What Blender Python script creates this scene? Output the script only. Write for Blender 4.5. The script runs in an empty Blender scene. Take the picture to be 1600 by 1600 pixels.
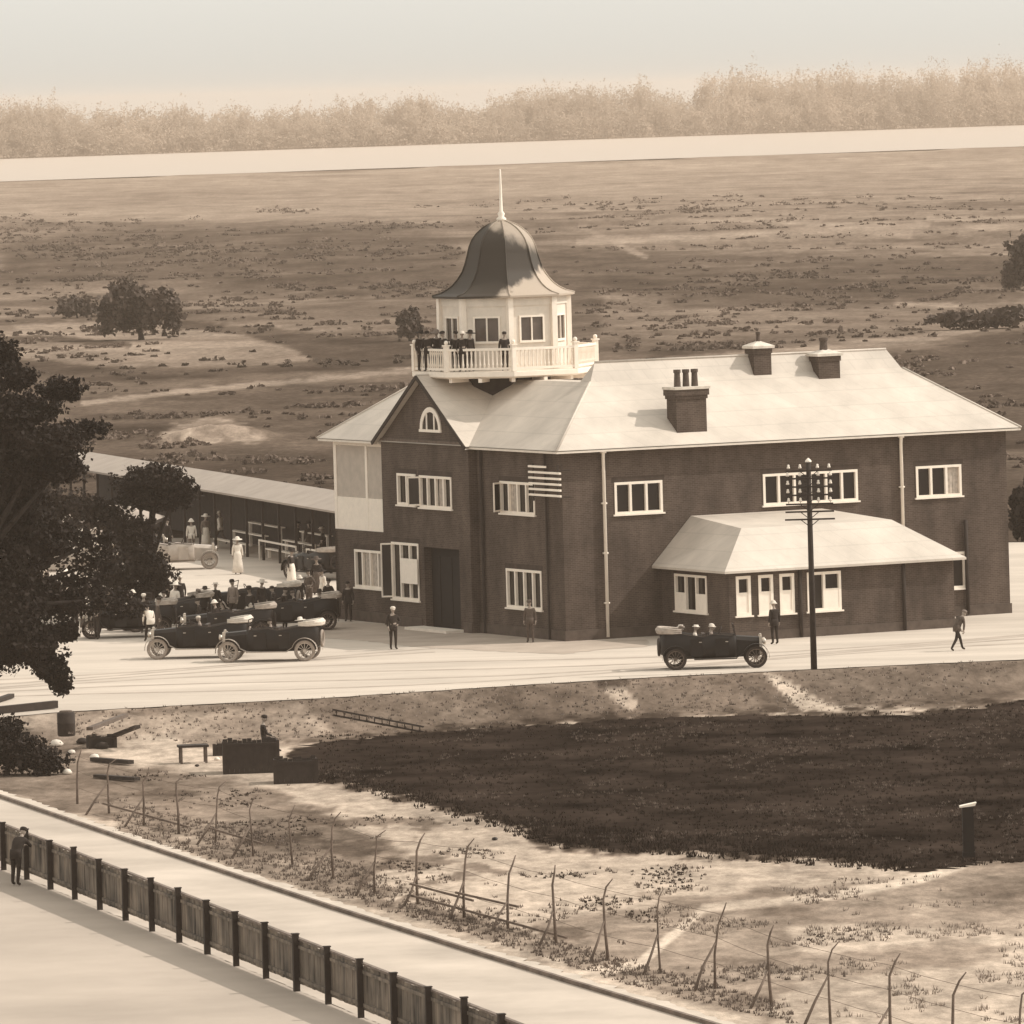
import bpy, bmesh, math, random
import numpy as np
from mathutils import Vector, Matrix, geometry

random.seed(7)
rng = np.random.default_rng(11)
scene = bpy.context.scene
COL = scene.collection
R = math.radians

# ---------------------------------------------------------------- camera, sky, sun, exposure
F = 12500.0            # focal length in pixels of the 1600 px frame
H = 23.0               # camera height above the road
RHO = 0.028            # roll
HZ = 150.0
LOW = -0.8             # level of the ground below the road bank
cr, sr = math.cos(RHO), math.sin(RHO)

cam_d = bpy.data.cameras.new("camera")
cam = bpy.data.objects.new("camera", cam_d)
COL.objects.link(cam)
cam_d.sensor_width = 36.0
cam_d.lens = F * 36.0 / 1600.0
cam_d.shift_y = -(800 - HZ) / 1600.0
cam_d.clip_start = 5.0
cam_d.clip_end = 20000.0
cam.matrix_world = Matrix.Translation((0, 0, H)) @ Matrix.Rotation(R(90), 4, 'X') @ Matrix.Rotation(-RHO, 4, 'Z')
scene.camera = cam

SUN_EL, SUN_AZ = 42.0, 7.0       # azimuth counted from +X towards +Y
world = bpy.data.worlds.new("World")
scene.world = world
world.use_nodes = True
wn = world.node_tree
bg = wn.nodes["Background"]
sky = wn.nodes.new("ShaderNodeTexSky")
sky.sky_type = 'NISHITA'
sky.sun_disc = False
sky.sun_elevation = R(SUN_EL)
sky.sun_rotation = R(90 - SUN_AZ)
sky.air_density = 1.0
sky.dust_density = 3.0
bw = wn.nodes.new("ShaderNodeRGBToBW")
tn = wn.nodes.new("ShaderNodeMix"); tn.data_type = 'RGBA'; tn.blend_type = 'MULTIPLY'
tn.inputs[0].default_value = 1.0
tn.inputs[7].default_value = (1.0, 0.972, 0.888, 1)
wn.links.new(sky.outputs[0], bw.inputs[0])
pw = wn.nodes.new("ShaderNodeMath"); pw.operation = 'POWER'; pw.inputs[1].default_value = 0.35
ml = wn.nodes.new("ShaderNodeMath"); ml.operation = 'MULTIPLY'; ml.inputs[1].default_value = 5.1
wn.links.new(bw.outputs[0], pw.inputs[0]); wn.links.new(pw.outputs[0], ml.inputs[0])     # thin white overcast evens the sky out
wn.links.new(ml.outputs[0], tn.inputs[6])
wn.links.new(tn.outputs[2], bg.inputs[0])
bg.inputs[1].default_value = 0.15

sd = bpy.data.lights.new("sun", 'SUN')
sd.energy = 3.3
sd.angle = R(0.6)
sd.color = (1.0, 0.93, 0.84)
sun = bpy.data.objects.new("sun", sd)
COL.objects.link(sun)
sdir = Vector((math.cos(R(SUN_EL)) * math.cos(R(SUN_AZ)), math.cos(R(SUN_EL)) * math.sin(R(SUN_AZ)), math.sin(R(SUN_EL))))
sun.rotation_euler = sdir.to_track_quat('Z', 'Y').to_euler()
sun.location = (60, 300, 80)

scene.view_settings.view_transform = 'Standard'
scene.view_settings.look = 'None'
scene.view_settings.exposure = 0.0
scene.view_settings.gamma = 1.0
scene.cycles.volume_bounces = 1
scene.cycles.max_bounces = 6
scene.cycles.use_denoising = True

# ---------------------------------------------------------------- projection helpers (pixels of the photo -> points of the place)
def unroll(u, v):
    du, dv = u - 800.0, v - HZ
    return du * cr - dv * sr, dv * cr + du * sr
def P(u, v, z=0.0):
    a, b = unroll(u, v)
    Y = F * (H - z) / b
    return Vector((a * Y / F, Y, z))
def atY(u, v, Y):
    a, b = unroll(u, v)
    return Vector((a * Y / F, Y, H - b * Y / F))
def ray(u, v):
    a, b = unroll(u, v)
    return Vector((a / F, 1.0, -b / F))

# ---------------------------------------------------------------- materials
def S(g, warm=0.0):
    """a sepia-toned reflectance of brightness g"""
    t = min(1.0, max(0.0, g / 0.6)) ** 0.5
    k1 = 0.68 + 0.21 * t - warm * 0.03
    k2 = 0.54 + 0.23 * t - warm * 0.05
    return (g, g * k1, g * k2, 1)

MATS = {}
def mat(name, col, rough=0.85, var=0.25, scale=1.0, bump=0.0, bscale=8.0, spec=0.3, metal=0.0, detail=4, obj=False, stretch=None):
    if name in MATS: return MATS[name]
    m = bpy.data.materials.new(name); m.use_nodes = True
    nt = m.node_tree; b = nt.nodes["Principled BSDF"]
    b.inputs['Roughness'].default_value = rough
    b.inputs['Specular IOR Level'].default_value = spec
    b.inputs['Metallic'].default_value = metal
    if len(col) == 3: col = (*col, 1)
    if obj:
        tc = nt.nodes.new("ShaderNodeTexCoord"); src = tc.outputs['Object']
    else:
        gm = nt.nodes.new("ShaderNodeNewGeometry"); src = gm.outputs['Position']
    if stretch:
        mp = nt.nodes.new("ShaderNodeMapping"); mp.inputs['Scale'].default_value = stretch
        nt.links.new(src, mp.inputs[0]); src = mp.outputs[0]
    if var > 0:
        n = nt.nodes.new("ShaderNodeTexNoise"); n.inputs['Scale'].default_value = scale; n.inputs['Detail'].default_value = detail
        n.inputs['Roughness'].default_value = 0.62
        nt.links.new(src, n.inputs['Vector'])
        mr = nt.nodes.new("ShaderNodeMapRange")
        mr.inputs[1].default_value = 0.28; mr.inputs[2].default_value = 0.72
        mr.inputs[3].default_value = 1 - var; mr.inputs[4].default_value = 1 + var
        nt.links.new(n.outputs[0], mr.inputs[0])
        mx = nt.nodes.new("ShaderNodeVectorMath"); mx.operation = 'SCALE'
        mx.inputs[0].default_value = col[:3]
        nt.links.new(mr.outputs[0], mx.inputs['Scale'])
        nt.links.new(mx.outputs[0], b.inputs['Base Color'])
    else:
        b.inputs['Base Color'].default_value = col
    if bump > 0:
        n2 = nt.nodes.new("ShaderNodeTexNoise"); n2.inputs['Scale'].default_value = bscale; n2.inputs['Detail'].default_value = 5
        nt.links.new(src, n2.inputs['Vector'])
        bp = nt.nodes.new("ShaderNodeBump"); bp.inputs['Strength'].default_value = bump; bp.inputs['Distance'].default_value = 0.1
        nt.links.new(n2.outputs[0], bp.inputs['Height'])
        nt.links.new(bp.outputs[0], b.inputs['Normal'])
    MATS[name] = m
    return m

def brick_mat():
    m = bpy.data.materials.new("red_brick"); m.use_nodes = True
    nt = m.node_tree; b = nt.nodes["Principled BSDF"]; b.inputs['Roughness'].default_value = 0.9
    b.inputs['Specular IOR Level'].default_value = 0.2
    tc = nt.nodes.new("ShaderNodeTexCoord")
    sx = nt.nodes.new("ShaderNodeSeparateXYZ"); nt.links.new(tc.outputs['Object'], sx.inputs[0])
    ad = nt.nodes.new("ShaderNodeMath"); ad.operation = 'ADD'
    nt.links.new(sx.outputs[0], ad.inputs[0]); nt.links.new(sx.outputs[1], ad.inputs[1])
    cx = nt.nodes.new("ShaderNodeCombineXYZ"); nt.links.new(ad.outputs[0], cx.inputs[0]); nt.links.new(sx.outputs[2], cx.inputs[1])
    br = nt.nodes.new("ShaderNodeTexBrick")
    br.inputs['Scale'].default_value = 1.0
    br.inputs['Brick Width'].default_value = 0.23; br.inputs['Row Height'].default_value = 0.077
    br.inputs['Mortar Size'].default_value = 0.010
    br.inputs['Color1'].default_value = S(0.084, 0.9); br.inputs['Color2'].default_value = S(0.060, 0.9)
    br.inputs['Mortar'].default_value = S(0.11)
    nt.links.new(cx.outputs[0], br.inputs['Vector'])
    n = nt.nodes.new("ShaderNodeTexNoise"); n.inputs['Scale'].default_value = 0.55; n.inputs['Detail'].default_value = 7; n.inputs['Roughness'].default_value = 0.65
    mp = nt.nodes.new("ShaderNodeMapping"); mp.inputs['Scale'].default_value = (1.6, 1.6, 0.7)
    nt.links.new(tc.outputs['Object'], mp.inputs[0]); nt.links.new(mp.outputs[0], n.inputs['Vector'])
    mr = nt.nodes.new("ShaderNodeMapRange"); mr.inputs[1].default_value = 0.3; mr.inputs[2].default_value = 0.7
    mr.inputs[3].default_value = 0.62; mr.inputs[4].default_value = 1.35
    nt.links.new(n.outputs[0], mr.inputs[0])
    mx = nt.nodes.new("ShaderNodeVectorMath"); mx.operation = 'SCALE'
    nt.links.new(br.outputs[0], mx.inputs[0]); nt.links.new(mr.outputs[0], mx.inputs['Scale'])
    nt.links.new(mx.outputs[0], b.inputs['Base Color'])
    return m

def panel_mat():
    """weathered sheet and board panels of the foreground fence"""
    m = bpy.data.materials.new("weathered_boards"); m.use_nodes = True
    nt = m.node_tree; b = nt.nodes["Principled BSDF"]; b.inputs['Roughness'].default_value = 0.9
    tc = nt.nodes.new("ShaderNodeTexCoord")
    mp = nt.nodes.new("ShaderNodeMapping"); mp.inputs['Scale'].default_value = (4.5, 4.5, 0.5)
    nt.links.new(tc.outputs['Object'], mp.inputs[0])
    n = nt.nodes.new("ShaderNodeTexNoise"); n.inputs['Scale'].default_value = 1.0; n.inputs['Detail'].default_value = 4
    nt.links.new(mp.outputs[0], n.inputs['Vector'])
    n3 = nt.nodes.new("ShaderNodeTexNoise"); n3.inputs['Scale'].default_value = 0.9; n3.inputs['Detail'].default_value = 3
    nt.links.new(tc.outputs['Object'], n3.inputs['Vector'])
    mu = nt.nodes.new("ShaderNodeMath"); mu.operation = 'ADD'
    nt.links.new(n.outputs[0], mu.inputs[0]); nt.links.new(n3.outputs[0], mu.inputs[1])
    cr_ = nt.nodes.new("ShaderNodeMapRange"); cr_.inputs[1].default_value = 0.75; cr_.inputs[2].default_value = 1.3
    cr_.inputs[3].default_value = 0.035; cr_.inputs[4].default_value = 0.25
    nt.links.new(mu.outputs[0], cr_.inputs[0])
    mx = nt.nodes.new("ShaderNodeVectorMath"); mx.operation = 'SCALE'; mx.inputs[0].default_value = (1, .80, .62)
    nt.links.new(cr_.outputs[0], mx.inputs['Scale']); nt.links.new(mx.outputs[0], b.inputs['Base Color'])
    return m

BRICK = brick_mat()
LINTEL = mat('lintel_brick', S(.055, .9), .9, .35, 3)
ROOF = mat("roof_sheet", S(0.54, .1), 0.6, 0.17, .45, bump=0.05, bscale=2.5, spec=0.4)
def add_sheets(m, w=.85, h=.62, dark=.88):
    nt = m.node_tree; b = nt.nodes["Principled BSDF"]; lk = b.inputs['Base Color'].links[0]; src = lk.from_socket
    tc = nt.nodes.new("ShaderNodeTexCoord"); sx = nt.nodes.new("ShaderNodeSeparateXYZ"); nt.links.new(tc.outputs['Object'], sx.inputs[0])
    ad = nt.nodes.new("ShaderNodeMath"); nt.links.new(sx.outputs[0], ad.inputs[0]); nt.links.new(sx.outputs[1], ad.inputs[1])
    cx = nt.nodes.new("ShaderNodeCombineXYZ"); nt.links.new(ad.outputs[0], cx.inputs[0]); nt.links.new(sx.outputs[2], cx.inputs[1])
    br = nt.nodes.new("ShaderNodeTexBrick"); br.inputs['Scale'].default_value = 1; br.inputs['Brick Width'].default_value = w; br.inputs['Row Height'].default_value = h
    br.inputs['Mortar Size'].default_value = .022; br.inputs['Mortar Smooth'].default_value = .4; br.inputs['Color1'].default_value = (1,1,1,1); br.inputs['Color2'].default_value = (.96,.96,.96,1); br.inputs['Mortar'].default_value = (dark,dark,dark,1)
    nt.links.new(cx.outputs[0], br.inputs['Vector'])
    m2 = nt.nodes.new("ShaderNodeMix"); m2.data_type = 'RGBA'; m2.blend_type = 'MULTIPLY'; m2.inputs[0].default_value = 1
    nt.links.new(src, m2.inputs[6]); nt.links.new(br.outputs[0], m2.inputs[7]); nt.links.new(m2.outputs[2], b.inputs['Base Color'])
add_sheets(ROOF)
WHITE = mat("white_paint", S(0.84), 0.6, 0.06, 3)
WHITE2 = mat("cream_paint", S(0.70), 0.7, 0.10, 2)
GLASS = mat("dark_glass", S(0.02), 0.15, 0.0, spec=0.5)
CURT = mat("curtain", S(0.45), 0.9, 0.3, 6)
DARKW = mat("dark_timber", S(0.035), 0.85, 0.3, 4)
MIDW = mat("brown_timber", S(0.12, .5), 0.85, 0.35, 5)
BLACKP = mat("black_coachwork", S(0.012), 0.42, 0.3, 3, spec=0.25)
RUB = mat("rubber", S(0.035), 0.8, 0.2, 6)
RUBL = mat("pale_rubber", S(0.30), 0.8, 0.2, 6)
METAL = mat("bright_metal", S(0.55), 0.35, 0.1, 5, metal=0.6)
CANVAS = mat("pale_canvas", S(0.40), 0.9, 0.3, 5)
LEATHER = mat("dark_leather", S(0.05), 0.6, 0.2, 8)
LIGHTP = mat("pale_coachwork", S(0.42), 0.4, 0.15, 3)
SKIN = mat("skin", S(0.30, .6), 0.6, 0.05, 10)
CDARK = mat("dark_cloth", S(0.025), 0.95, 0.3, 9)
CMID = mat("brown_cloth", S(0.09, .3), 0.95, 0.3, 9)
CGREY = mat("grey_cloth", S(0.20), 0.95, 0.2, 9)
CWHITE = mat("white_cloth", S(0.72), 0.95, 0.1, 9)
STRAW = mat("straw", S(0.6, .3), 0.8, 0.1, 20)
HAIR = mat("hair", S(0.03), 0.8, 0.1, 20)
BARK = mat("bark", S(0.025), 0.95, 0.4, 5, bump=0.5, bscale=6)
def leafmat(name, g, var=0.55, scale=0.6):
    m = mat(name, S(g), 0.8, var, scale, spec=0.15)
    return m
LEAF = leafmat("leaf_dark", 0.020, .5, .7)
LEAFM = leafmat("leaf_mid", 0.075, .5, .4)
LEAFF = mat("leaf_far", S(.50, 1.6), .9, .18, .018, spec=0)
def soften(m, k=.85, up=(.25, -.35, .8)):
    """leaf cards catch the light as the crown does: bend their normals towards the sky"""
    nt = m.node_tree; g = nt.nodes.new("ShaderNodeNewGeometry"); a = nt.nodes.new("ShaderNodeMix"); a.data_type = 'VECTOR'
    a.inputs[0].default_value = k; a.inputs[5].default_value = up; nt.links.new(g.outputs['Normal'], a.inputs[4])
    n = nt.nodes.new("ShaderNodeVectorMath"); n.operation = 'NORMALIZE'; nt.links.new(a.outputs[1], n.inputs[0]); nt.links.new(n.outputs[0], nt.nodes["Principled BSDF"].inputs['Normal'])
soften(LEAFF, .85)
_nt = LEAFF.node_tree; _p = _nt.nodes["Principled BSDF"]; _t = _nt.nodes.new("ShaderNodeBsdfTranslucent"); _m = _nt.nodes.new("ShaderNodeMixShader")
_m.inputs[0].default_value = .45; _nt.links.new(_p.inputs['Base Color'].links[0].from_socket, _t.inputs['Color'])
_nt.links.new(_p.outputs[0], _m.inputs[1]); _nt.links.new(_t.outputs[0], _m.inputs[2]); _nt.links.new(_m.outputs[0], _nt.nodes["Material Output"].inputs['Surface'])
SCRUB = mat("scrub_leaf", S(.15,.6), .9, .45, .012, spec=0)
def dome_mat():
    m = bpy.data.materials.new("dome_sheet"); m.use_nodes = True
    nt = m.node_tree; b = nt.nodes["Principled BSDF"]; b.inputs['Roughness'].default_value = .6; b.inputs['Specular IOR Level'].default_value = .2
    tc = nt.nodes.new("ShaderNodeTexCoord"); sx = nt.nodes.new("ShaderNodeSeparateXYZ"); nt.links.new(tc.outputs['Object'], sx.inputs[0])
    mp = nt.nodes.new("ShaderNodeMapping"); mp.inputs['Scale'].default_value = (1.6, 1.6, .6); nt.links.new(tc.outputs['Object'], mp.inputs[0])
    n = nt.nodes.new("ShaderNodeTexNoise"); n.inputs['Scale'].default_value = 1.4; n.inputs['Detail'].default_value = 7; nt.links.new(mp.outputs[0], n.inputs['Vector'])
    # sun and shade painted in with tarnish: right, flare and crown pale, rest dark
    def M(op, a, b_):
        q = nt.nodes.new("ShaderNodeMath"); q.operation = op
        for k, x in enumerate((a, b_)):
            if isinstance(x, (int, float)): q.inputs[k].default_value = x
            else: nt.links.new(x, q.inputs[k])
        return q.outputs[0]
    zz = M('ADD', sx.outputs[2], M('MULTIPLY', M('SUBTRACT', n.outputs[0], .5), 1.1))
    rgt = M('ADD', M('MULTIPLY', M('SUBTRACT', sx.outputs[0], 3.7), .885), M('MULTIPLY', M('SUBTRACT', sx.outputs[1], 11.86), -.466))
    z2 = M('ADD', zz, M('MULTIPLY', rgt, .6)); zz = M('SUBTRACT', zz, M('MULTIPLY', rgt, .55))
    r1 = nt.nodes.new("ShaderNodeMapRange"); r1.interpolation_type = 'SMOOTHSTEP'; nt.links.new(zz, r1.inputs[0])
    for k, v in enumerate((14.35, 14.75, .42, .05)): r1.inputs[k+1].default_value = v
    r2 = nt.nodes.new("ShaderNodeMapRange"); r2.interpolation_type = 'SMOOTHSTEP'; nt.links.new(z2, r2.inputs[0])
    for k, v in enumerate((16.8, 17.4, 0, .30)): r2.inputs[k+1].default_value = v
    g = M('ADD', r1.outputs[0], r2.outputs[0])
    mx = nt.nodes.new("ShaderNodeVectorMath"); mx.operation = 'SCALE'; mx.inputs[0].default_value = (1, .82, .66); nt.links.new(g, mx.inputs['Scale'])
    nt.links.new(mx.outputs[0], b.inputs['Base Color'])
    return m
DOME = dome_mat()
BOARD = panel_mat()
FPOST = mat("fence_post_timber", S(0.03), 0.9, 0.3, 4)
WIREP = mat("grey_post_timber", S(0.15,.4), 0.95, 0.4, 2, spec=0)

# ---------------------------------------------------------------- mesh builder
class MB:
    def __init__(s): s.v = []; s.f = []; s.m = []; s.mi = 0; s.smooth = False
    def add(s, vs, fs, mi=None):
        o = len(s.v); s.v.extend([tuple(p) for p in vs])
        for f in fs:
            s.f.append(tuple(i + o for i in f)); s.m.append(s.mi if mi is None else mi)
        return s
    def quad(s, a, b, c, d, mi=None): return s.add([a, b, c, d], [(0, 1, 2, 3)], mi)
    def poly(s, pts, mi=None): return s.add(pts, [tuple(range(len(pts)))], mi)
    def box(s, x0, x1, y0, y1, z0, z1, mi=None):
        vs = [(x0,y0,z0),(x1,y0,z0),(x1,y1,z0),(x0,y1,z0),(x0,y0,z1),(x1,y0,z1),(x1,y1,z1),(x0,y1,z1)]
        return s.add(vs, [(0,3,2,1),(4,5,6,7),(0,1,5,4),(1,2,6,5),(2,3,7,6),(3,0,4,7)], mi)
    def bar(s, p, q, w, h, mi=None, up=(0,0,1)):
        p, q = Vector(p), Vector(q); d = (q - p).normalized(); u = Vector(up)
        if abs(d.dot(u)) > 0.98: u = Vector((1, 0, 0))
        sx = d.cross(u).normalized() * (w / 2); sy = sx.cross(d).normalized() * (h / 2)
        vs = [p-sx-sy, p+sx-sy, p+sx+sy, p-sx+sy, q-sx-sy, q+sx-sy, q+sx+sy, q-sx+sy]
        return s.add(vs, [(0,3,2,1),(4,5,6,7),(0,1,5,4),(1,2,6,5),(2,3,7,6),(3,0,4,7)], mi)
    def path(s, pts, rs, n=8, mi=None, cap=True):
        pts = [Vector(p) for p in pts]
        if not hasattr(rs, '__len__'): rs = [rs] * len(pts)
        vs = []; k = len(pts)
        ref = None
        for i, p in enumerate(pts):
            d = (pts[min(i+1, k-1)] - pts[max(i-1, 0)]).normalized()
            if ref is None: ref = Vector((1,0,0)) if abs(d.x) < .9 else Vector((0,1,0))
            a = (ref - d * ref.dot(d)).normalized(); ref = a; b = d.cross(a)
            for j in range(n):
                t = 2 * math.pi * j / n
                vs.append(p + (a * math.cos(t) + b * math.sin(t)) * rs[i])
        fs = []
        for i in range(k - 1):
            for j in range(n):
                fs.append((i*n+j, i*n+(j+1) % n, (i+1)*n+(j+1) % n, (i+1)*n+j))
        if cap:
            fs.append(tuple(range(n-1, -1, -1))); fs.append(tuple((k-1)*n+j for j in range(n)))
        return s.add(vs, fs, mi)
    def lathe(s, prof, c=(0,0,0), n=16, mi=None, ph=0.0, sx=1, sy=1):
        vs = []; k = len(prof)
        for r, z in prof:
            for j in range(n):
                t = ph + 2 * math.pi * j / n
                vs.append((c[0] + r*math.cos(t)*sx, c[1] + r*math.sin(t)*sy, c[2] + z))
        fs = []
        for i in range(k-1):
            for j in range(n):
                fs.append((i*n+j, i*n+(j+1) % n, (i+1)*n+(j+1) % n, (i+1)*n+j))
        fs.append(tuple(range(n-1, -1, -1))); fs.append(tuple((k-1)*n+j for j in range(n)))
        return s.add(vs, fs, mi)
    def ball(s, c, r, n=10, mi=None, sc=(1,1,1)):
        prof = []
        h = n // 2 + 1
        for i in range(h + 1):
            t = -math.pi/2 + math.pi * i / h
            prof.append((max(1e-3, r*math.cos(t)), r*math.sin(t)*sc[2]))
        return s.lathe(prof, c, n, mi, sx=sc[0], sy=sc[1])
    def torus(s, c, r, rr, axis='y', n=24, m=8, mi=None, a0=0.0, a1=2*math.pi):
        full = abs((a1-a0) - 2*math.pi) < 1e-6
        vs = []; k = n if full else n+1
        for i in range(k):
            t = a0 + (a1-a0)*i/n
            for j in range(m):
                q = 2*math.pi*j/m
                rad = r + rr*math.cos(q); o = rr*math.sin(q)
                x, z = rad*math.cos(t), rad*math.sin(t)
                vs.append((c[0]+x, c[1]+o, c[2]+z) if axis == 'y' else (c[0]+o, c[1]+x, c[2]+z) if axis == 'x' else (c[0]+x, c[1]+z, c[2]+o))
        fs = []
        for i in range(n):
            if not full and i == n: break
            i2 = (i+1) % k
            for j in range(m):
                fs.append((i*m+j, i2*m+j, i2*m+(j+1) % m, i*m+(j+1) % m))
        return s.add(vs, fs, mi)
    def mesh(s, name, mats):
        me = bpy.data.meshes.new(name)
        me.from_pydata(s.v, [], s.f)
        for m in (mats if isinstance(mats, (list, tuple)) else [mats]): me.materials.append(m)
        if any(s.m): me.polygons.foreach_set("material_index", s.m)
        if s.smooth: me.polygons.foreach_set("use_smooth", [True]*len(s.f))
        me.update()
        return me
    def build(s, name, mats, parent=None, loc=None, rz=0.0):
        o = bpy.data.objects.new(name, s.mesh(name, mats)); COL.objects.link(o)
        if parent is not None: o.parent = parent
        if loc is not None: o.location = loc
        if rz: o.rotation_euler = (0, 0, rz)
        return o

def tag(o, label=None, cat=None, group=None, kind=None):
    if label: o["label"] = label
    if cat: o["category"] = cat
    if group: o["group"] = group
    if kind: o["kind"] = kind
    return o
def empty(name, loc=(0,0,0), rz=0.0):
    o = bpy.data.objects.new(name, None); COL.objects.link(o)
    o.empty_display_size = 0.3
    o.location = loc; o.rotation_euler = (0, 0, rz); return o
def copy_tree(o, parent=None):
    c = o.copy(); COL.objects.link(c); c.parent = parent
    for ch in list(o.children): copy_tree(ch, c)
    return c
def struct(o): o["kind"] = "structure"; return o

# ---------------------------------------------------------------- numpy noise
def vnoise(x, y, seed=0):
    xi = np.floor(x).astype(np.int64); yi = np.floor(y).astype(np.int64)
    fx = x - xi; fy = y - yi; fx = fx*fx*(3-2*fx); fy = fy*fy*(3-2*fy)
    def h(a, b):
        n = (a*374761393 + b*668265263 + seed*974711) & 0x7fffffff
        n = ((n ^ (n >> 13)) * 1274126177) & 0x7fffffff
        return ((n ^ (n >> 16)) & 0xffff) / 65535.0
    return (h(xi,yi)*(1-fx)+h(xi+1,yi)*fx)*(1-fy) + (h(xi,yi+1)*(1-fx)+h(xi+1,yi+1)*fx)*fy
def fbm(x, y, seed=0, oct=4):
    t = 0; a = .5; s = 0
    for i in range(oct):
        t = t + a*vnoise(x*2**i, y*2**i, seed+i); s += a; a *= .55
    return t / s

# ---------------------------------------------------------------- terrain
BT_PX = [(-400,1150),(0,1122),(100,1113),(300,1102),(500,1092),(800,1072),(1050,1057),(1200,1050),(1400,1040),(1600,1031),(2000,1010)]
BTW = [P(u, v, 0) for u, v in BT_PX]
BTX = np.array([p.x for p in BTW]); BTY = np.array([p.y for p in BTW])
def bank_top(X): return np.interp(X, BTX, BTY)
MOUND = P(335, 688, 0)
def sstep(t): t = np.clip(t, 0, 1); return t*t*(3-2*t)
NB0, NB1 = P(0, 283, 0), P(1600, 228, 0)      # near river bank
FB0, FB1 = P(0, 248, 0), P(1600, 195, 0)      # far river bank
def lineY(p, q, X): return p.y + (q.y-p.y)*(X-p.x)/(q.x-p.x)
def terrain(X, Y):
    bt = bank_top(X)
    run = 6.2 + 1.2*(vnoise(X*.25, X*0+3.3, 5)-.5)
    t = np.clip((bt - .12 - Y)/run, 0, 1)
    z = LOW * (0.75*t + 0.25*sstep(t))
    z = z + 0.10*np.sin(np.pi*np.clip(t,0,1))*(fbm(X*.8, Y*.8, 9)-.5)*2
    amp = np.clip((Y-430)/700., 0, 1)*1.3
    z = z + amp*(fbm(X/70., Y/90., 21, 3)-.5)*2
    z = z + np.clip((Y-405)/30., 0, 1)*(Y < 900)*0.12*(fbm(X/6., Y/6., 31)-.5)
    dx = (X-MOUND.x)/4.6; dy = (Y-MOUND.y-4)/5.0
    rr = np.sqrt(dx*dx+dy*dy)
    z = z + 1.15*np.clip(1-rr, 0, 1)**.8*(.72+.56*fbm(X*.7, Y*.7, 4))
    nb = lineY(NB0, NB1, X); fb = lineY(FB0, FB1, X)
    z = z*(1-sstep((Y-nb+250)/200.))
    riv = sstep((Y-nb+2)/25.)*(1-sstep((Y-fb-5)/25.))
    return z - 2.0*riv

def topx(X, Y, Z):
    a = X*F/Y; b = (H-Z)*F/Y
    return 800 + a*cr + b*sr, HZ + b*cr - a*sr

def seg_sd(u, v, poly, closed=True):
    """signed distance in px: inside positive"""
    n = len(poly); d2 = np.full(u.shape, 1e12); ins = np.zeros(u.shape, bool)
    for i in range(n if closed else n-1):
        x0, y0 = poly[i]; x1, y1 = poly[(i+1) % n]
        ex, ey = x1-x0, y1-y0; L = ex*ex+ey*ey+1e-9
        t = np.clip(((u-x0)*ex+(v-y0)*ey)/L, 0, 1)
        d2 = np.minimum(d2, (u-x0-t*ex)**2 + (v-y0-t*ey)**2)
        if closed:
            c = ((y0 > v) != (y1 > v))
            xx = x0 + (v-y0)*ex/(ey if abs(ey) > 1e-9 else 1e-9)
            ins ^= (c & (u < xx))
    d = np.sqrt(d2)
    return np.where(ins, d, -d) if closed else d

rows = list(np.geomspace(9000, 1720, 18)) + list(np.arange(1700, 95, -2.6)) + [93, 90, 86, 82, 79, 76, 74, 72, 70, 68, 66, 64, 62, 60, 57, 53, 50]
cols = [-9000, -4500, -2600, -1700] + list(np.arange(-1150, 1150, 3.6)) + [1200, 1700, 2600, 4500, 9000]
rows = np.array(rows, float); cols = np.array(cols, float)
UU, VV = np.meshgrid(cols, rows)
YY = F*H/VV; XX = UU*YY/F
ZZ = terrain(XX, YY)
pu, pv = topx(XX, YY, ZZ)
import bisect
_nr = [-x for x in rows.tolist()]; _cl = cols.tolist(); _Z = ZZ.tolist()
def tz(x, y):
    b_ = F*H/y; a_ = x*F/y
    i = min(max(bisect.bisect_left(_nr, -b_) - 1, 0), len(_nr)-2); j = min(max(bisect.bisect_left(_cl, a_) - 1, 0), len(_cl)-2)
    fi = (-b_ - _nr[i])/(_nr[i+1]-_nr[i]); fj = (a_ - _cl[j])/(_cl[j+1]-_cl[j])
    return (_Z[i][j]*(1-fj)+_Z[i][j+1]*fj)*(1-fi) + (_Z[i+1][j]*(1-fj)+_Z[i+1][j+1]*fj)*fi
def G(u, v):
    """ground point seen at pixel u, v"""
    p = P(u, v, 0)
    for _ in range(10):
        p = P(u, v, tz(p.x, p.y))
    return p

# what the ground is made of: reflectance by region
n1 = fbm(XX/16., YY/40., 101, 5); n2 = fbm(XX/3.5, YY/9., 102, 4); n3 = fbm(XX/60., YY/160., 103, 4); n4 = fbm(XX*.9, YY*.6, 104, 4)
jit = (fbm(XX*.7, YY*.35, 105, 4)-.5)
alb = np.full(XX.shape, .2)
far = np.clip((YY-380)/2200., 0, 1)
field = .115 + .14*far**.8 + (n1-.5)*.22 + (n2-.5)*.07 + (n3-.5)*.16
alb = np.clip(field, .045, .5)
def paint(poly, g, soft=6, jpx=10, nv=.25, jn=None):
    global alb
    d = seg_sd(pu, pv, poly) + (jit if jn is None else jn)*2*jpx
    w = sstep(d/soft + .5)
    tgt = g*(1 + nv*2*(n2-.5) + nv*1.2*(n4-.5))
    alb = alb*(1-w) + np.clip(tgt, .015, .7)*w
def stroke(line, g, half, soft=3, jpx=3, nv=.2):
    global alb
    d = half - seg_sd(pu, pv, line, False) + jit*2*jpx
    w = sstep(d/soft + .5)
    alb = alb*(1-w) + g*(1+nv*2*(n2-.5))*w
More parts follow.
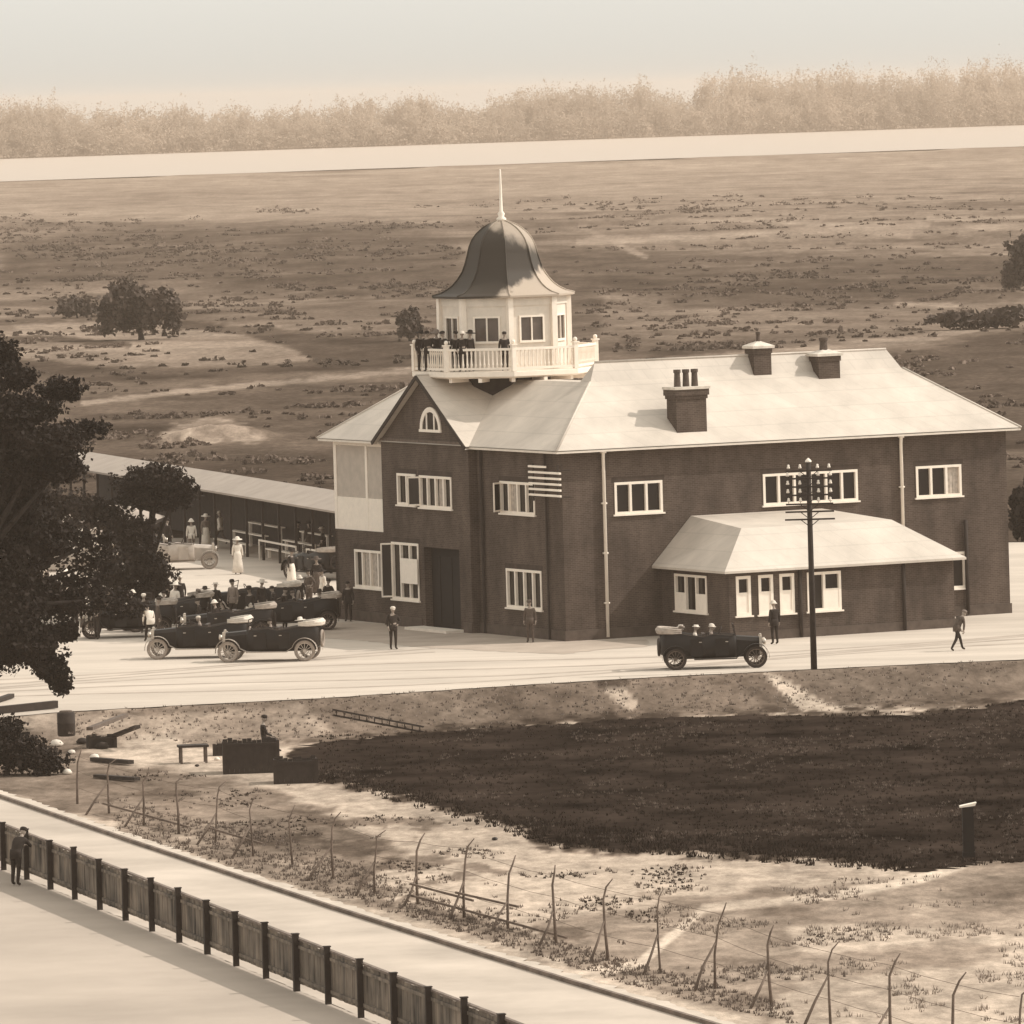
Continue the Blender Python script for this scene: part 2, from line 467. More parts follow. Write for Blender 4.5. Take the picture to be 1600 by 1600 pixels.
# fields behind
paint([(-80,290),(1700,236),(1700,300),(1100,318),(600,345),(300,352),(-80,345)], .30, 30, 10, .12)
paint([(850,345),(1700,290),(1700,400),(1300,402),(960,395),(860,378)], .22, 20, 14, .35)
paint([(0,375),(300,358),(620,350),(720,380),(720,440),(560,470),(300,440),(0,440)], .115, 24, 14, .35)
paint([(830,385),(1300,395),(1600,400),(1600,470),(1300,475),(1000,465),(850,440)], .12, 24, 12, .35)
paint([(940,455),(1040,470),(1060,520),(940,530)], .20, 14, 8, .2)
stroke([(905,352),(960,380),(1010,402)], .30, 4)
stroke([(1000,348),(1180,344),(1300,352),(1450,352)], .38, 4)
stroke([(905,378),(1100,370),(1260,360),(1420,366)], .34, 5)
stroke([(1450,342),(1620,338)], .38, 3)
stroke([(1380,362),(1620,352)], .30, 3)
paint([(20,505),(200,500),(330,510),(450,540),(490,562),(420,572),(200,575),(30,560)], .27, 8, 7, .2)
paint([(280,500),(420,512),(520,525),(660,535),(660,575),(500,572),(470,548),(380,522),(280,515)], .085, 8, 7, .3)
paint([(20,565),(200,578),(480,572),(640,560),(640,575),(400,592),(130,600),(20,590)], .085, 7, 5, .3)
stroke([(0,532),(70,528),(200,540)], .10, 5)
paint([(60,600),(300,592),(520,580),(640,573),(640,582),(500,590),(300,606),(135,622),(60,622)], .15, 6, 4, .25)
stroke([(130,630),(300,610),(480,594),(640,578)], .33, 4, 3, 3)
paint([(100,640),(640,590),(640,660),(500,660),(300,655),(120,680)], .11, 12, 9, .3)
paint([(120,690),(300,690),(520,680),(530,780),(400,770),(120,705)], .115, 12, 6, .2)
stroke([(930,572),(1150,556),(1310,543),(1450,528),(1540,508)], .30, 6, 4, 4)
paint([(1310,560),(1460,545),(1545,520),(1700,505),(1700,700),(1300,700)], .10, 12, 8, .25)
paint([(1000,500),(1260,480),(1290,505),(1160,532),(1000,545)], .21, 12, 8, .3)
stroke([(1400,475),(1500,478)], .3, 3)
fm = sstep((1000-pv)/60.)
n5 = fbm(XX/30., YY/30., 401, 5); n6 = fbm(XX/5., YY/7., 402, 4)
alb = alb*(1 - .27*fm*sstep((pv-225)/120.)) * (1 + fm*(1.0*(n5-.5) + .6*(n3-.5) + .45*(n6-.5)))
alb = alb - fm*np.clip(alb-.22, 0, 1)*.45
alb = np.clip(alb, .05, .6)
# mound
paint([(240,688),(262,668),(300,655),(345,652),(380,662),(418,682),(400,690),(320,694)], .20, 7, 12, .7)
# foreground default
fg = [(-900,1010),(2500,870),(2500,4000),(-900,4000)]
bankline = [(u, v-1) for u, v in BT_PX]
fgpoly = bankline + [(2500,980),(2500,6000),(-2500,6000),(-2500,1250)]
paint(fgpoly, .40, 3, 1, .10)
bankpoly = bankline + [(2000,1075),(1600,1092),(1500,1108),(1260,1112),(1000,1120),(900,1128),(640,1147),(500,1162),(330,1165),(200,1160),(0,1170),(-400,1190)]
paint(bankpoly, .135, 5, 3, .55)
paint([(0,1130),(180,1118),(330,1112),(470,1100),(520,1140),(460,1165),(330,1170),(180,1170),(0,1180)], .24, 8, 8, .45)
paint([(935,1066),(975,1066),(985,1085),(1000,1100),(985,1112),(955,1092)], .33, 3, 2, .2)
paint([(925,1062),(980,1060),(985,1070),(940,1074)], .06, 3, 2, .2)
paint([(1150,1058),(1195,1056),(1262,1112),(1200,1112)], .11, 4, 2, .3)
paint([(1192,1052),(1212,1054),(1290,1098),(1440,1106),(1500,1104),(1500,1116),(1262,1118),(1240,1100)], .42, 4, 2, .2)
paint([(-60,1120),(60,1112),(90,1112),(90,1135),(-60,1140)], .32, 4, 3, .2)
lawnp = [(455,1168),(640,1140),(900,1124),(1180,1112),(1262,1115),(1500,1104),(2000,1070),(2000,1340),(1620,1356),(1560,1350),(1450,1366),(1400,1356),(1290,1346),(1150,1338),(1000,1330),(860,1326),(825,1300),(780,1282),(710,1270),(640,1248),(560,1230),(500,1222),(450,1206)]
paint(lawnp, .055, 12, 16, .6, (fbm(XX*1.3, YY*.5, 88, 4)-.5)*1.4)
# lower left ground, worn and dark in places
paint([(-60,1160),(60,1150),(200,1190),(420,1235),(640,1330),(560,1390),(380,1340),(150,1280),(-60,1230)], .17, 14, 16, .6)
paint([(190,1160),(260,1145),(300,1165),(290,1195),(210,1195)], .40, 6, 3, .12)
paint([(180,1280),(420,1330),(640,1400),(800,1450),(1000,1520),(1240,1590),(1200,1600),(1000,1540),(780,1470),(560,1410),(330,1345),(180,1300)], .22, 10, 14, .5)
paint([(1000,1395),(1200,1392),(1400,1370),(1470,1345),(1700,1340),(1700,1450),(1560,1465),(1400,1450),(1180,1440),(1060,1425)], .24, 14, 14, .4)
paint([(1240,1500),(1500,1470),(1580,1480),(1560,1500),(1400,1520),(1250,1535)], .26, 12, 12, .3)
paint([(830,1440),(1060,1410),(1230,1450),(1250,1530),(1180,1590),(1040,1540),(880,1500)], .25, 16, 18, .35)
stroke([(900,1525),(1000,1505),(1100,1420),(1300,1400),(1440,1372),(1520,1345)], .46, 7, 6, 4)
stroke([(545,1425),(620,1405),(720,1420)], .42, 5, 5, 4)
# dark tufts in the sand
spots = fbm(XX*.55, YY*.22, 301, 3)*.8 + .2*fbm(XX*2.6, YY*1.2, 305, 4)
fgm = seg_sd(pu, pv, [(150,1210),(560,1225),(860,1325),(1400,1350),(1700,1350),(1700,1640),(1300,1640),(900,1530),(500,1405),(150,1290)])
w = .6*sstep((spots-.60)/.07)*sstep(fgm/20.)*sstep((1500-pu)/500.)
alb = alb*(1-w) + .06*w
# trampled verge in front of the entrance is laid as a sheet; colour of the ground beneath the yard
nr, nc = XX.shape
co = np.stack([XX, YY, ZZ], -1).reshape(-1, 3)
idx = np.arange(nr*nc).reshape(nr, nc)
quads = np.stack([idx[:-1,:-1], idx[:-1,1:], idx[1:,1:], idx[1:,:-1]], -1).reshape(-1, 4)
me = bpy.data.meshes.new("ground")
me.vertices.add(len(co)); me.vertices.foreach_set("co", co.astype(np.float32).ravel())
me.loops.add(quads.size); me.loops.foreach_set("vertex_index", quads.astype(np.int32).ravel())
me.polygons.add(len(quads)); me.polygons.foreach_set("loop_start", (np.arange(len(quads))*4).astype(np.int32))
me.polygons.foreach_set("loop_total", np.full(len(quads), 4, np.int32))
me.polygons.foreach_set("use_smooth", np.ones(len(quads), bool))
me.update(calc_edges=True)
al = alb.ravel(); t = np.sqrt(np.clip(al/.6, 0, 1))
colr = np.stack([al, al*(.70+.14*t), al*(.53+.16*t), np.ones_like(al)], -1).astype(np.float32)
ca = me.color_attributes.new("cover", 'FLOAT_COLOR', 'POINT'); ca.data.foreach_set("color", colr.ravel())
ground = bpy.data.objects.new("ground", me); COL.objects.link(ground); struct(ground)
gm_ = bpy.data.materials.new("earth_and_grass"); gm_.use_nodes = True
nt = gm_.node_tree; b = nt.nodes["Principled BSDF"]; b.inputs['Roughness'].default_value = .95; b.inputs['Specular IOR Level'].default_value = 0
at = nt.nodes.new("ShaderNodeAttribute"); at.attribute_name = "cover"
gg = nt.nodes.new("ShaderNodeNewGeometry")
mp = nt.nodes.new("ShaderNodeMapping"); mp.inputs['Scale'].default_value = (1, .45, 1)
nt.links.new(gg.outputs['Position'], mp.inputs[0])
nn = nt.nodes.new("ShaderNodeTexNoise"); nn.inputs['Scale'].default_value = 1.6; nn.inputs['Detail'].default_value = 8; nn.inputs['Roughness'].default_value = .7
nt.links.new(mp.outputs[0], nn.inputs['Vector'])
mr = nt.nodes.new("ShaderNodeMapRange"); mr.inputs[1].default_value = .3; mr.inputs[2].default_value = .7; mr.inputs[3].default_value = .68; mr.inputs[4].default_value = 1.32
nt.links.new(nn.outputs[0], mr.inputs[0])
mx = nt.nodes.new("ShaderNodeVectorMath"); mx.operation = 'SCALE'
nn2 = nt.nodes.new("ShaderNodeTexNoise"); nn2.inputs['Scale'].default_value = .10; nn2.inputs['Detail'].default_value = 9; nn2.inputs['Roughness'].default_value = .75
nt.links.new(mp.outputs[0], nn2.inputs['Vector'])
mr2 = nt.nodes.new("ShaderNodeMapRange"); mr2.inputs[1].default_value = .3; mr2.inputs[2].default_value = .7; mr2.inputs[3].default_value = .58; mr2.inputs[4].default_value = 1.42
nt.links.new(nn2.outputs[0], mr2.inputs[0])
mm2 = nt.nodes.new("ShaderNodeMath"); mm2.operation = 'MULTIPLY'; nt.links.new(mr.outputs[0], mm2.inputs[0]); nt.links.new(mr2.outputs[0], mm2.inputs[1])
nt.links.new(at.outputs['Color'], mx.inputs[0]); nt.links.new(mm2.outputs[0], mx.inputs['Scale']); nt.links.new(mx.outputs[0], b.inputs['Base Color'])
bp = nt.nodes.new("ShaderNodeBump"); bp.inputs['Strength'].default_value = .5; bp.inputs['Distance'].default_value = .15
nt.links.new(nn.outputs[0], bp.inputs['Height']); nt.links.new(bp.outputs[0], b.inputs['Normal'])
me.materials.append(gm_)

# sheets laid on the ground
def sheet(name, px, z, material, step=.5, jm=.12, world_pts=None, seed=1):
    pts = [P(u, v, z) for u, v in px] if world_pts is None else [Vector((*p[:2], z)) for p in world_pts]
    out = []; r = random.Random(seed)
    for i, p in enumerate(pts):
        q = pts[(i+1) % len(pts)]; L = (q-p).length; n = max(1, min(260, int(L/step)))
        d = (q-p); nrm = Vector((-d.y, d.x, 0)).normalized()
        for k in range(n):
            j = (r.random()-.5)*2*jm if k else 0
            out.append(p + d*(k/n) + nrm*j)
    tris = geometry.tessellate_polygon([out])
    m = MB(); m.v = [tuple(p) for p in out]
    for t_ in tris:
        a, b_, c = (Vector(m.v[i]) for i in t_)
        m.f.append(tuple(t_) if (b_-a).cross(c-a).z > 0 else (t_[0], t_[2], t_[1])); m.m.append(0)
    o = m.build(name, material); struct(o); return o

ROADM = mat("pale_gravel", S(0.50), 0.95, 0.16, .22, bump=.35, bscale=2.5, detail=10, stretch=(.45,1.6,1), spec=0)
DUST = mat("trodden_earth", S(0.40, .4), 0.95, 0.16, .5, detail=8, spec=0)
PATHM = mat("path_gravel", S(0.46), 0.95, 0.20, .22, bump=.1, bscale=3, detail=8, spec=0)
YARDM = mat("sandy_yard", S(0.41), 0.95, 0.18, .12, bump=.1, bscale=3, detail=8, spec=0)
LAWNM = mat("dark_turf", S(0.026), 0.95, 0.95, .30, bump=.7, bscale=3, detail=12, stretch=(1,.9,1), spec=0)
front = [(u, v) for u, v in BT_PX]
roadw = [P(u, v, 0) for u, v in front]
roadw = [Vector((p.x, p.y+.02, 0)) for p in roadw] + [P(2000, 846), P(1600, 848), P(560, 838), P(200, 842), P(-400, 850)]
sheet("road", None, .02, ROADM, .4, .10, roadw, 3)
sheet("pavement", [(470,978),(520,972),(600,974),(760,984),(900,1001),(1010,999),(1012,1010),(930,1016),(880,1022),(780,1018),(640,1010),(560,1000),(490,996)], .028, DUST, .3, .15, seed=5)
sheet("forecourt", [(380,850),(540,850),(560,880),(500,885),(420,872),(360,868)], .028, DUST, .4, .25, seed=6)
sheet("lawn", [(460,1172),(500,1160),(640,1146),(900,1130),(1000,1122),(1180,1117),(1262,1119),(1430,1117),(1500,1110),(1620,1092),(2000,1085),
      (2000,1330),(1620,1348),(1560,1342),(1450,1362),(1400,1350),(1290,1340),(1150,1330),(1000,1324),(860,1318),(845,1298),(790,1276),(720,1264),(640,1242),(560,1222),(500,1216),(455,1200)],
      LOW+.02, LAWNM, .28, .55, seed=8)
KB = [(-300,1140),(0,1247),(219,1322),(525,1423),(700,1478),(900,1540),(1100,1600),(1500,1722),(1900,1845)]
FT = [(46,1375),(120,1408),(203,1441),(287,1476),(376,1512),(472,1552),(569,1591)]
f0, f1 = P(46,1375,LOW), P(569,1591,LOW)
fd = (f1-f0)/12.0
def fpost(i): return f0 + fd*i
sheet("path", None, LOW+.015, PATHM, .5, .05, [P(u, v, LOW) for u, v in KB] + [fpost(40), fpost(-9)], 4)
sheet("yard", None, LOW+.015, YARDM, .5, .02, [fpost(-9) , fpost(40), Vector((14.,40,0)), Vector((-80,40,0)), Vector((-80,280,0))], 4)

# river
wm = bpy.data.materials.new("river_water"); wm.use_nodes = True
b = wm.node_tree.nodes["Principled BSDF"]; b.inputs['Base Color'].default_value = S(.40); b.inputs['Roughness'].default_value = .55; b.inputs['Specular IOR Level'].default_value = .5
nz = wm.node_tree.nodes.new("ShaderNodeTexNoise"); nz.inputs['Scale'].default_value = .05
gp = wm.node_tree.nodes.new("ShaderNodeNewGeometry"); wm.node_tree.links.new(gp.outputs['Position'], nz.inputs['Vector'])
bp = wm.node_tree.nodes.new("ShaderNodeBump"); bp.inputs['Strength'].default_value = .2
wm.node_tree.links.new(nz.outputs[0], bp.inputs['Height']); wm.node_tree.links.new(bp.outputs[0], b.inputs['Normal'])
def ext(p, q, X): return Vector((X, float(lineY(p, q, X)), 0))
rv = [ext(NB0, NB1, -1800), ext(NB0, NB1, 1900), ext(FB0, FB1, 1900), ext(FB0, FB1, -1800)]
sheet("river", None, -.12, wm, 12, 2.5, rv, 9)

# ---------------------------------------------------------------- vegetation helpers
def leaves(blobs, size, per, seed=0, flat=.35, dens=None):
    """numpy leaf cards spread through ellipsoids; returns verts, faces"""
    r = np.random.default_rng(seed); V = []
    for (c, rad, n) in blobs:
        n = int(n*per)
        d = r.normal(size=(n, 3)); d /= np.linalg.norm(d, axis=1)[:, None]
        rr = r.random(n)**.45*(1+.24*r.normal(size=n))
        p = np.array(c)[None] + d*rr[:, None]*np.array(rad)[None]
        # small clumps
        k = max(1, n//14)
        cl = p[r.integers(0, n, k)]
        ci = r.integers(0, k, n)
        p = np.where(r.random(n)[:, None] < .7, cl[ci] + r.normal(size=(n,3))*np.array(rad)*.10, p)
        s = size*(.55+.9*r.random(n))[:, None]
        a = r.normal(size=(n, 3)); a /= np.linalg.norm(a, axis=1)[:, None]
        b_ = np.cross(a, r.normal(size=(n, 3))); b_ /= np.linalg.norm(b_, axis=1)[:, None]
        a *= s; b_ *= s*(.5+.5*r.random(n))[:, None]
        V.append(np.stack([p-a, p-b_*.8, p+a, p+b_], 1).reshape(-1, 3))
    V = np.concatenate(V)
    Fc = np.arange(len(V)).reshape(-1, 4)
    return V, Fc
def np_mesh(name, V, Fc, material):
    me = bpy.data.meshes.new(name)
    me.vertices.add(len(V)); me.vertices.foreach_set("co", V.astype(np.float32).ravel())
    k = Fc.shape[1]
    me.loops.add(Fc.size); me.loops.foreach_set("vertex_index", Fc.astype(np.int32).ravel())
    me.polygons.add(len(Fc)); me.polygons.foreach_set("loop_start", (np.arange(len(Fc))*k).astype(np.int32))
    me.polygons.foreach_set("loop_total", np.full(len(Fc), k, np.int32))
    me.update(calc_edges=True); me.materials.append(material)
    return me
def obj_from(name, me, parent=None):
    o = bpy.data.objects.new(name, me); COL.objects.link(o)
    if parent: o.parent = parent
    return o

def tree(name, base, blobs, per, size, label, material=LEAF, trunk_r=.25, seed=1, group=None, limbs=True, trunk_top=None):
    """blobs in world coordinates"""
    root = empty(name, base)
    tag(root, label, "tree", group)
    bx = [((c[0]-base.x, c[1]-base.y, c[2]-base.z), r_, n) for c, r_, n in blobs]
    V, Fc = leaves(bx, size, per, seed)
    obj_from("crown", np_mesh("crown", V, Fc, material), root)
    m = MB(); m.smooth = True
    rr = random.Random(seed)
    top = Vector(trunk_top) - base if trunk_top is not None else Vector(sum((Vector(c) for c, _, _ in bx), Vector())/len(bx))
    fork = top*.45
    m.path([Vector((0,0,-.3)), Vector((top.x*.08, 0, top.z*.12)), fork*.7, fork, top], [trunk_r*1.4, trunk_r, trunk_r*.85, trunk_r*.75, trunk_r*.3], 9)
    if limbs:
        for c, r_, n in bx:
            c = Vector(c); mid = fork.lerp(c, .5) + Vector((rr.uniform(-.3,.3), rr.uniform(-.3,.3), rr.uniform(-.1,.4)))
            m.path([fork*.9, mid, c], [trunk_r*.45, trunk_r*.28, trunk_r*.08], 6)
    m.build("trunk", BARK, root)
    return root

# far wood on the other bank
tops = [(-120,165),(0,162),(60,154),(120,168),(190,172),(300,163),(400,172),(500,160),(575,150),(605,170),(650,145),(700,164),(740,168),(790,140),(860,136),(950,140),(1040,130),(1080,142),(1110,122),(1180,110),(1240,120),(1300,112),(1400,112),(1500,104),(1600,100),(1750,92)]
tu = np.array([a for a, _ in tops]); tv = np.array([b_ for _, b_ in tops])
blobs = []; r = random.Random(5)
for row in range(4):
    u = -220
    while u < 1820:
        bv = 248 - 53*u/1600.0
        base = P(u, bv, 0); base = Vector((base.x*(1+row*.006), base.y*(1+row*.006), 0))
        s_ = F/base.y
        hpx = (bv - np.interp(u, tu, tv))
        h = hpx/s_*(1.02 if row else .70)*(r.uniform(.72, 1.06) if r.random() < .8 else r.uniform(.5, .8))
        rad = r.uniform(2.6, 9.5)
        blobs.append(((base.x, base.y, h*.62), (rad, rad, h*.40), rad*h*.16))
        blobs.append(((base.x+r.uniform(-2,2), base.y, h*.28), (rad*1.2, rad, h*.30), rad*h*.13))
        u += rad*s_*r.uniform(.55, 1.25)
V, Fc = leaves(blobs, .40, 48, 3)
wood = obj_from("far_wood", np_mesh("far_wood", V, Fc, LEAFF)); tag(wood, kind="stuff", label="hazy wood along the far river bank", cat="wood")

# scrub over the fields
def inpoly(u, v, poly):
    ins = False; n = len(poly)
    for i in range(n):
        x0, y0 = poly[i]; x1, y1 = poly[(i+1) % n]
        if (y0 > v) != (y1 > v) and u < x0 + (v-y0)*(x1-x0)/(y1-y0): ins = not ins
    return ins
zones = [([(-60,360),(720,345),(720,470),(500,480),(300,450),(-60,440)], 900, .9),
         ([(850,385),(1650,395),(1650,480),(850,460)], 700, .9),
         ([(280,505),(420,517),(520,528),(690,530),(690,560),(500,562),(470,545)], 420, .8),
         ([(880,300),(1650,262),(1650,335),(1100,345),(880,340)], 420, 1.5),
         ([(-60,300),(720,290),(720,345),(-60,350)], 300, 1.2),
         ([(1000,492),(1290,470),(1620,480),(1620,510),(1400,515),(1000,532)], 260, .7),
         ([(930,535),(1400,520),(1620,510),(1620,540),(930,560)], 120, .5),
         ([(120,640),(640,600),(640,650),(430,660),(250,650),(120,680)], 240, .45),
         ([(20,580),(640,560),(640,570),(420,590),(20,595)], 200, .6),
         ([(1440,500),(1640,480),(1640,520),(1500,530)], 120, 1.2)]
bl = []; r = random.Random(12)
k = 0; _al = alb.tolist()
while k < 330:
    b_ = 160*(640/160.)**r.random(); a_ = r.uniform(-880, 880)
    i_ = bisect.bisect_left(_nr, -b_); j_ = bisect.bisect_left(_cl, a_)
    g_ = _al[min(i_, len(_al)-1)][min(j_, len(_cl)-1)]
    if r.random() > (.26-g_)/.12: continue
    y0_ = F*H/b_; x0_ = a_*y0_/F; k += 1
    wx, wy = r.uniform(1.5, 9)*(y0_/800.), r.uniform(1, 8)*(y0_/800.)
    for _ in range(r.randint(3, 16)):
        x_, y_ = x0_ + r.gauss(0, wx), y0_ + r.gauss(0, wy)
        if y_ < 425 and -16 < x_ < 34 or y_ < 470: continue
        h = (.10 + .6*r.random()**2.5)*(.35+y_/1100.)
        bl.append(((x_, y_, tz(x_, y_)+h*.25), (h*r.uniform(1.0, 3.5), h*1.6, h*.6), 8+5*r.random()))
V, Fc = leaves(bl, .17, 6.0, 8)
sc = obj_from("scrub", np_mesh("scrub", V, Fc, SCRUB)); tag(sc, kind="stuff", label="low scrub over the river flats", cat="scrub")

def px_blobs(Y, lst, dz=1.0):
    out = []
    for u, v, ru, rv_, n in lst:
        c = atY(u, v, Y); s_ = F/Y
        out.append(((c.x, c.y + random.uniform(-1.2, 1.2), c.z), (ru/s_, ru/s_*dz, rv_/s_), n))
    return out
# single trees in the field
b0 = G(221, 531); Yt = b0.y
tree("field_tree", b0, px_blobs(Yt, [(194,464,30,24,36),(172,495,20,30,30),(200,492,28,26,34),(250,470,28,22,32),(266,493,18,24,24),(232,488,28,24,34),(180,478,20,18,20)]), 32, .26,
     "round dark tree standing alone in the far field", LEAFM, .28, 2)
b0 = G(121, 497)
tree("field_bush", b0, px_blobs(b0.y, [(105,480,22,16,20),(130,480,24,15,20)]), 20, .28, "low dark bush left of the lone field tree", LEAFM, .12, 3)
b0 = G(640, 533)
tree("young_tree", b0, px_blobs(b0.y, [(638,498,17,17,20),(634,515,15,14,16),(646,510,12,16,12)]), 24, .24, "small tree in the field just left of the dome's balcony", LEAFM, .12, 4)
b0 = G(1606, 452)
tree("edge_tree", b0, px_blobs(b0.y, [(1600,400,24,34,40),(1584,430,18,24,26),(1615,425,24,28,30)]), 30, .3, "dark tree cut by the right edge of the view", LEAFM, .25, 5)
b0 = G(1515, 515)
tree("field_shrub", b0, px_blobs(b0.y, [(1480,498,26,10,16),(1530,500,34,12,22),(1575,495,30,13,22)]), 16, .4, "wide dark shrub at the end of the field track", LEAFM, .1, 6)
b0 = G(1598, 846)
tree("yard_shrub", b0, px_blobs(b0.y, [(1592,800,12,34,30),(1606,800,14,40,30)]), 30, .2, "dark shrub beyond the right end of the brick building", LEAF, .1, 7)

# big tree at the left edge
base = P(-70, 1168, LOW); Yb = base.y + 2
big = [(5,556,24,24,14),(34,588,27,20,12),(92,612,34,17,16),(55,640,44,20,18),(15,650,50,34,34),(75,690,60,26,34),(25,730,60,40,46),(128,672,34,14,12),(95,730,40,22,20),
       (20,800,52,40,34),(60,850,50,34,28),(15,880,50,50,44),(60,930,42,36,30),(20,960,50,46,46),(52,1000,40,30,30),(20,1010,44,30,32),(75,1040,26,22,15),(95,1065,18,22,9),(100,985,26,16,10),(-60,700,90,130,160),(-60,900,90,120,140),(-40,1010,60,40,50),
       (150,880,46,24,6),(120,912,46,26,6),(170,935,50,20,5),(110,950,44,22,6),(200,955,36,14,3),(90,840,44,28,9),(150,845,30,20,4)]
tree("spreading_tree", base, px_blobs(Yb, big, .9), 135, .085, "large dark spreading tree overhanging the road at the left edge", LEAF, .45, 9, trunk_top=atY(-60, 700, Yb))
base = P(232, 968, 0)
t2 = [(240,748,50,22,40),(215,765,36,22,26),(278,762,30,20,20),(250,778,48,18,30),(165,800,40,24,18),(215,870,42,30,26),(240,900,30,30,20),(205,830,36,26,20),(190,905,46,26,24),(235,940,26,16,10)]
tree("shade_tree", base, px_blobs(base.y, t2, .8), 95, .09, "round headed shade tree over the parked cars", LEAF, .28, 10, trunk_top=atY(240, 745, base.y))
base = P(60, 905, 0)
t3 = [(30,770,60,30,30),(90,790,40,26,22),(60,830,60,30,30),(130,800,40,20,14)]
tree("shade_tree", base, px_blobs(base.y, t3, .8), 60, .10, "dim tree behind the large spreading tree near the shelter", LEAF, .28, 12)
# bush at lower left
b0 = P(10, 1212, LOW)
tree("roadside_bush", b0, px_blobs(b0.y, [(0,1160,44,34,50),(36,1178,40,26,36),(70,1192,34,18,24),(-40,1170,50,40,50)], .9), 100, .07, "dark bush at the left edge below the road", LEAF, .12, 13)

# grass tufts
def tufts(name, zones_, size, material, label, seed):
    r = random.Random(seed); V = []; n = 0
    for poly, cnt, hs, thr in zones_:
        us = [p[0] for p in poly]; vs = [p[1] for p in poly]; k = 0; tries = 0
        while k < cnt and tries < cnt*40:
            tries += 1
            u, v = r.uniform(min(us), max(us)), r.uniform(min(vs), max(vs))
            if not inpoly(u, v, poly): continue
            if thr:
                q = P(u, v, LOW)
                if float(fbm(np.array([q.x*.5]), np.array([q.y*.25]), 77, 3)[0]) < thr: continue
            k += 1
            p = G(u, v)
            for j in range(6):
                a = r.uniform(0, 6.28); l = hs*r.uniform(.5, 1.3); w_ = size*.5
                ox, oy = r.gauss(0, hs*.45), r.gauss(0, hs*.45)
                dx, dy = math.cos(a)*w_, math.sin(a)*w_
                tx, ty = r.gauss(0, l*.4), r.gauss(0, l*.4)
                V += [(p.x+ox-dx, p.y+oy-dy, p.z-.01), (p.x+ox+dx, p.y+oy+dy, p.z-.01), (p.x+ox+tx, p.y+oy+ty, p.z+l)]
    V = np.array(V); Fc = np.arange(len(V)).reshape(-1, 3)
    o = obj_from(name, np_mesh(name, V, Fc, material)); tag(o, label, "grass", kind="stuff"); return o
GRG = mat("grey_grass", S(0.15), .95, .4, .6, spec=0)
GRD = mat("dark_grass", S(0.032), .95, .4, .6, spec=0)
GRP = mat("pale_grass", S(0.26), .95, .4, .6, spec=0)
tufts("grass", [([(180,1255),(420,1300),(640,1385),(900,1480),(1240,1575),(1240,1600),(1000,1545),(780,1475),(560,1412),(330,1345),(180,1300)], 1500, .10, .0),
      ([(150,1190),(560,1240),(860,1330),(1300,1350),(1500,1370),(1250,1590),(900,1500),(500,1380),(150,1260)], 900, .09, .56),
      (bankpoly[2:10] + [(1500,1108),(1260,1112),(1000,1120),(640,1147),(330,1165),(100,1150)], 900, .08, .0)], .045, GRG, "sparse grey grass along the fences and bank", 3)
tufts("rough_grass", [([(500,1150),(900,1128),(1262,1116),(1500,1108),(1640,1092),(1640,1345),(1450,1360),(1150,1330),(860,1318),(720,1262),(500,1214)], 4200, .10, .0),
      ([(820,1280),(900,1290),(1300,1325),(1460,1355),(1400,1362),(1000,1335),(850,1325)], 500, .16, .0),
      ([(500,1200),(640,1230),(860,1300),(850,1320),(700,1275),(500,1222)], 260, .14, .0),
      ([(150,1200),(560,1230),(900,1340),(1400,1360),(1250,1500),(900,1420),(500,1330),(150,1250)], 380, .06, .66)], .06, GRD, "dark rough grass of the sunken lawn", 4)
tufts("dry_grass", [(bankpoly[2:10] + [(1500,1108),(1260,1112),(1000,1120),(640,1147),(330,1165),(100,1150)], 600, .07, .0),
      ([(1000,1395),(1400,1375),(1700,1345),(1700,1600),(1240,1590),(1060,1500)], 700, .12, .5)], .04, GRP, "dry pale grass tufts", 6)

tufts("pale_tufts", [([(500,1155),(900,1133),(1262,1121),(1500,1113),(1640,1097),(1640,1340),(1450,1355),(1150,1325),(860,1312),(720,1258),(500,1210)], 1500, .09, .57)], .04, GRG, "pale dead grass showing through the dark lawn", 14)
# wheel tracks
TRK = mat("rutted_gravel", S(.40), .95, .2, .5, spec=0)
tq = random.Random(3)
for v0 in (0, 13, 27, 40, -22, -36):
    ln = [(u, (1096 - (u)*.052) - 22 + v0*.55 - 8*math.sin(u/260.+v0*.05)) for u in range(-100, 1701, 60)]
    a_, b_ = [P(u, v, 0) for u, v in ln], [P(u, v+1.6, 0) for u, v in ln]
    if v0 < 0: a_, b_ = a_[:14], b_[:14]
    sheet("wheel_track", None, .0245+.0006*tq.random(), TRK, .5, .07, b_ + a_[::-1], 30+v0)
# ---------------------------------------------------------------- the clubhouse
TH = R(27.8)
Kc = P(885, 1003, 0)
A = Vector((math.cos(TH), math.sin(TH), 0)); Bv = Vector((-math.sin(TH), math.cos(TH), 0))
club = empty("clubhouse", Kc, TH)
tag(club, "two storey brick clubhouse with pale hipped roof and white domed lookout", "building")
def toloc(p): d = p - Kc; return Vector((d.dot(A), d.dot(Bv), d.z))
def hit_y(u, v, y0):      # ray with local plane y = y0
    r_ = ray(u, v); o = Vector((0,0,H)); k = (Kc + Bv*y0 - o).dot(Bv)/r_.dot(Bv); return toloc(o + r_*k)
def hit_x(u, v, x0):
    r_ = ray(u, v); o = Vector((0,0,H)); k = (Kc + A*x0 - o).dot(A)/r_.dot(A); return toloc(o + r_*k)
LX = hit_y(1579, 958, 0).x
LY = hit_x(527, 968, 0).y
EZ = 8.05; OV = .5; WID = 8.4
SL = 2.67/3.7
print("clubhouse", LX, LY)

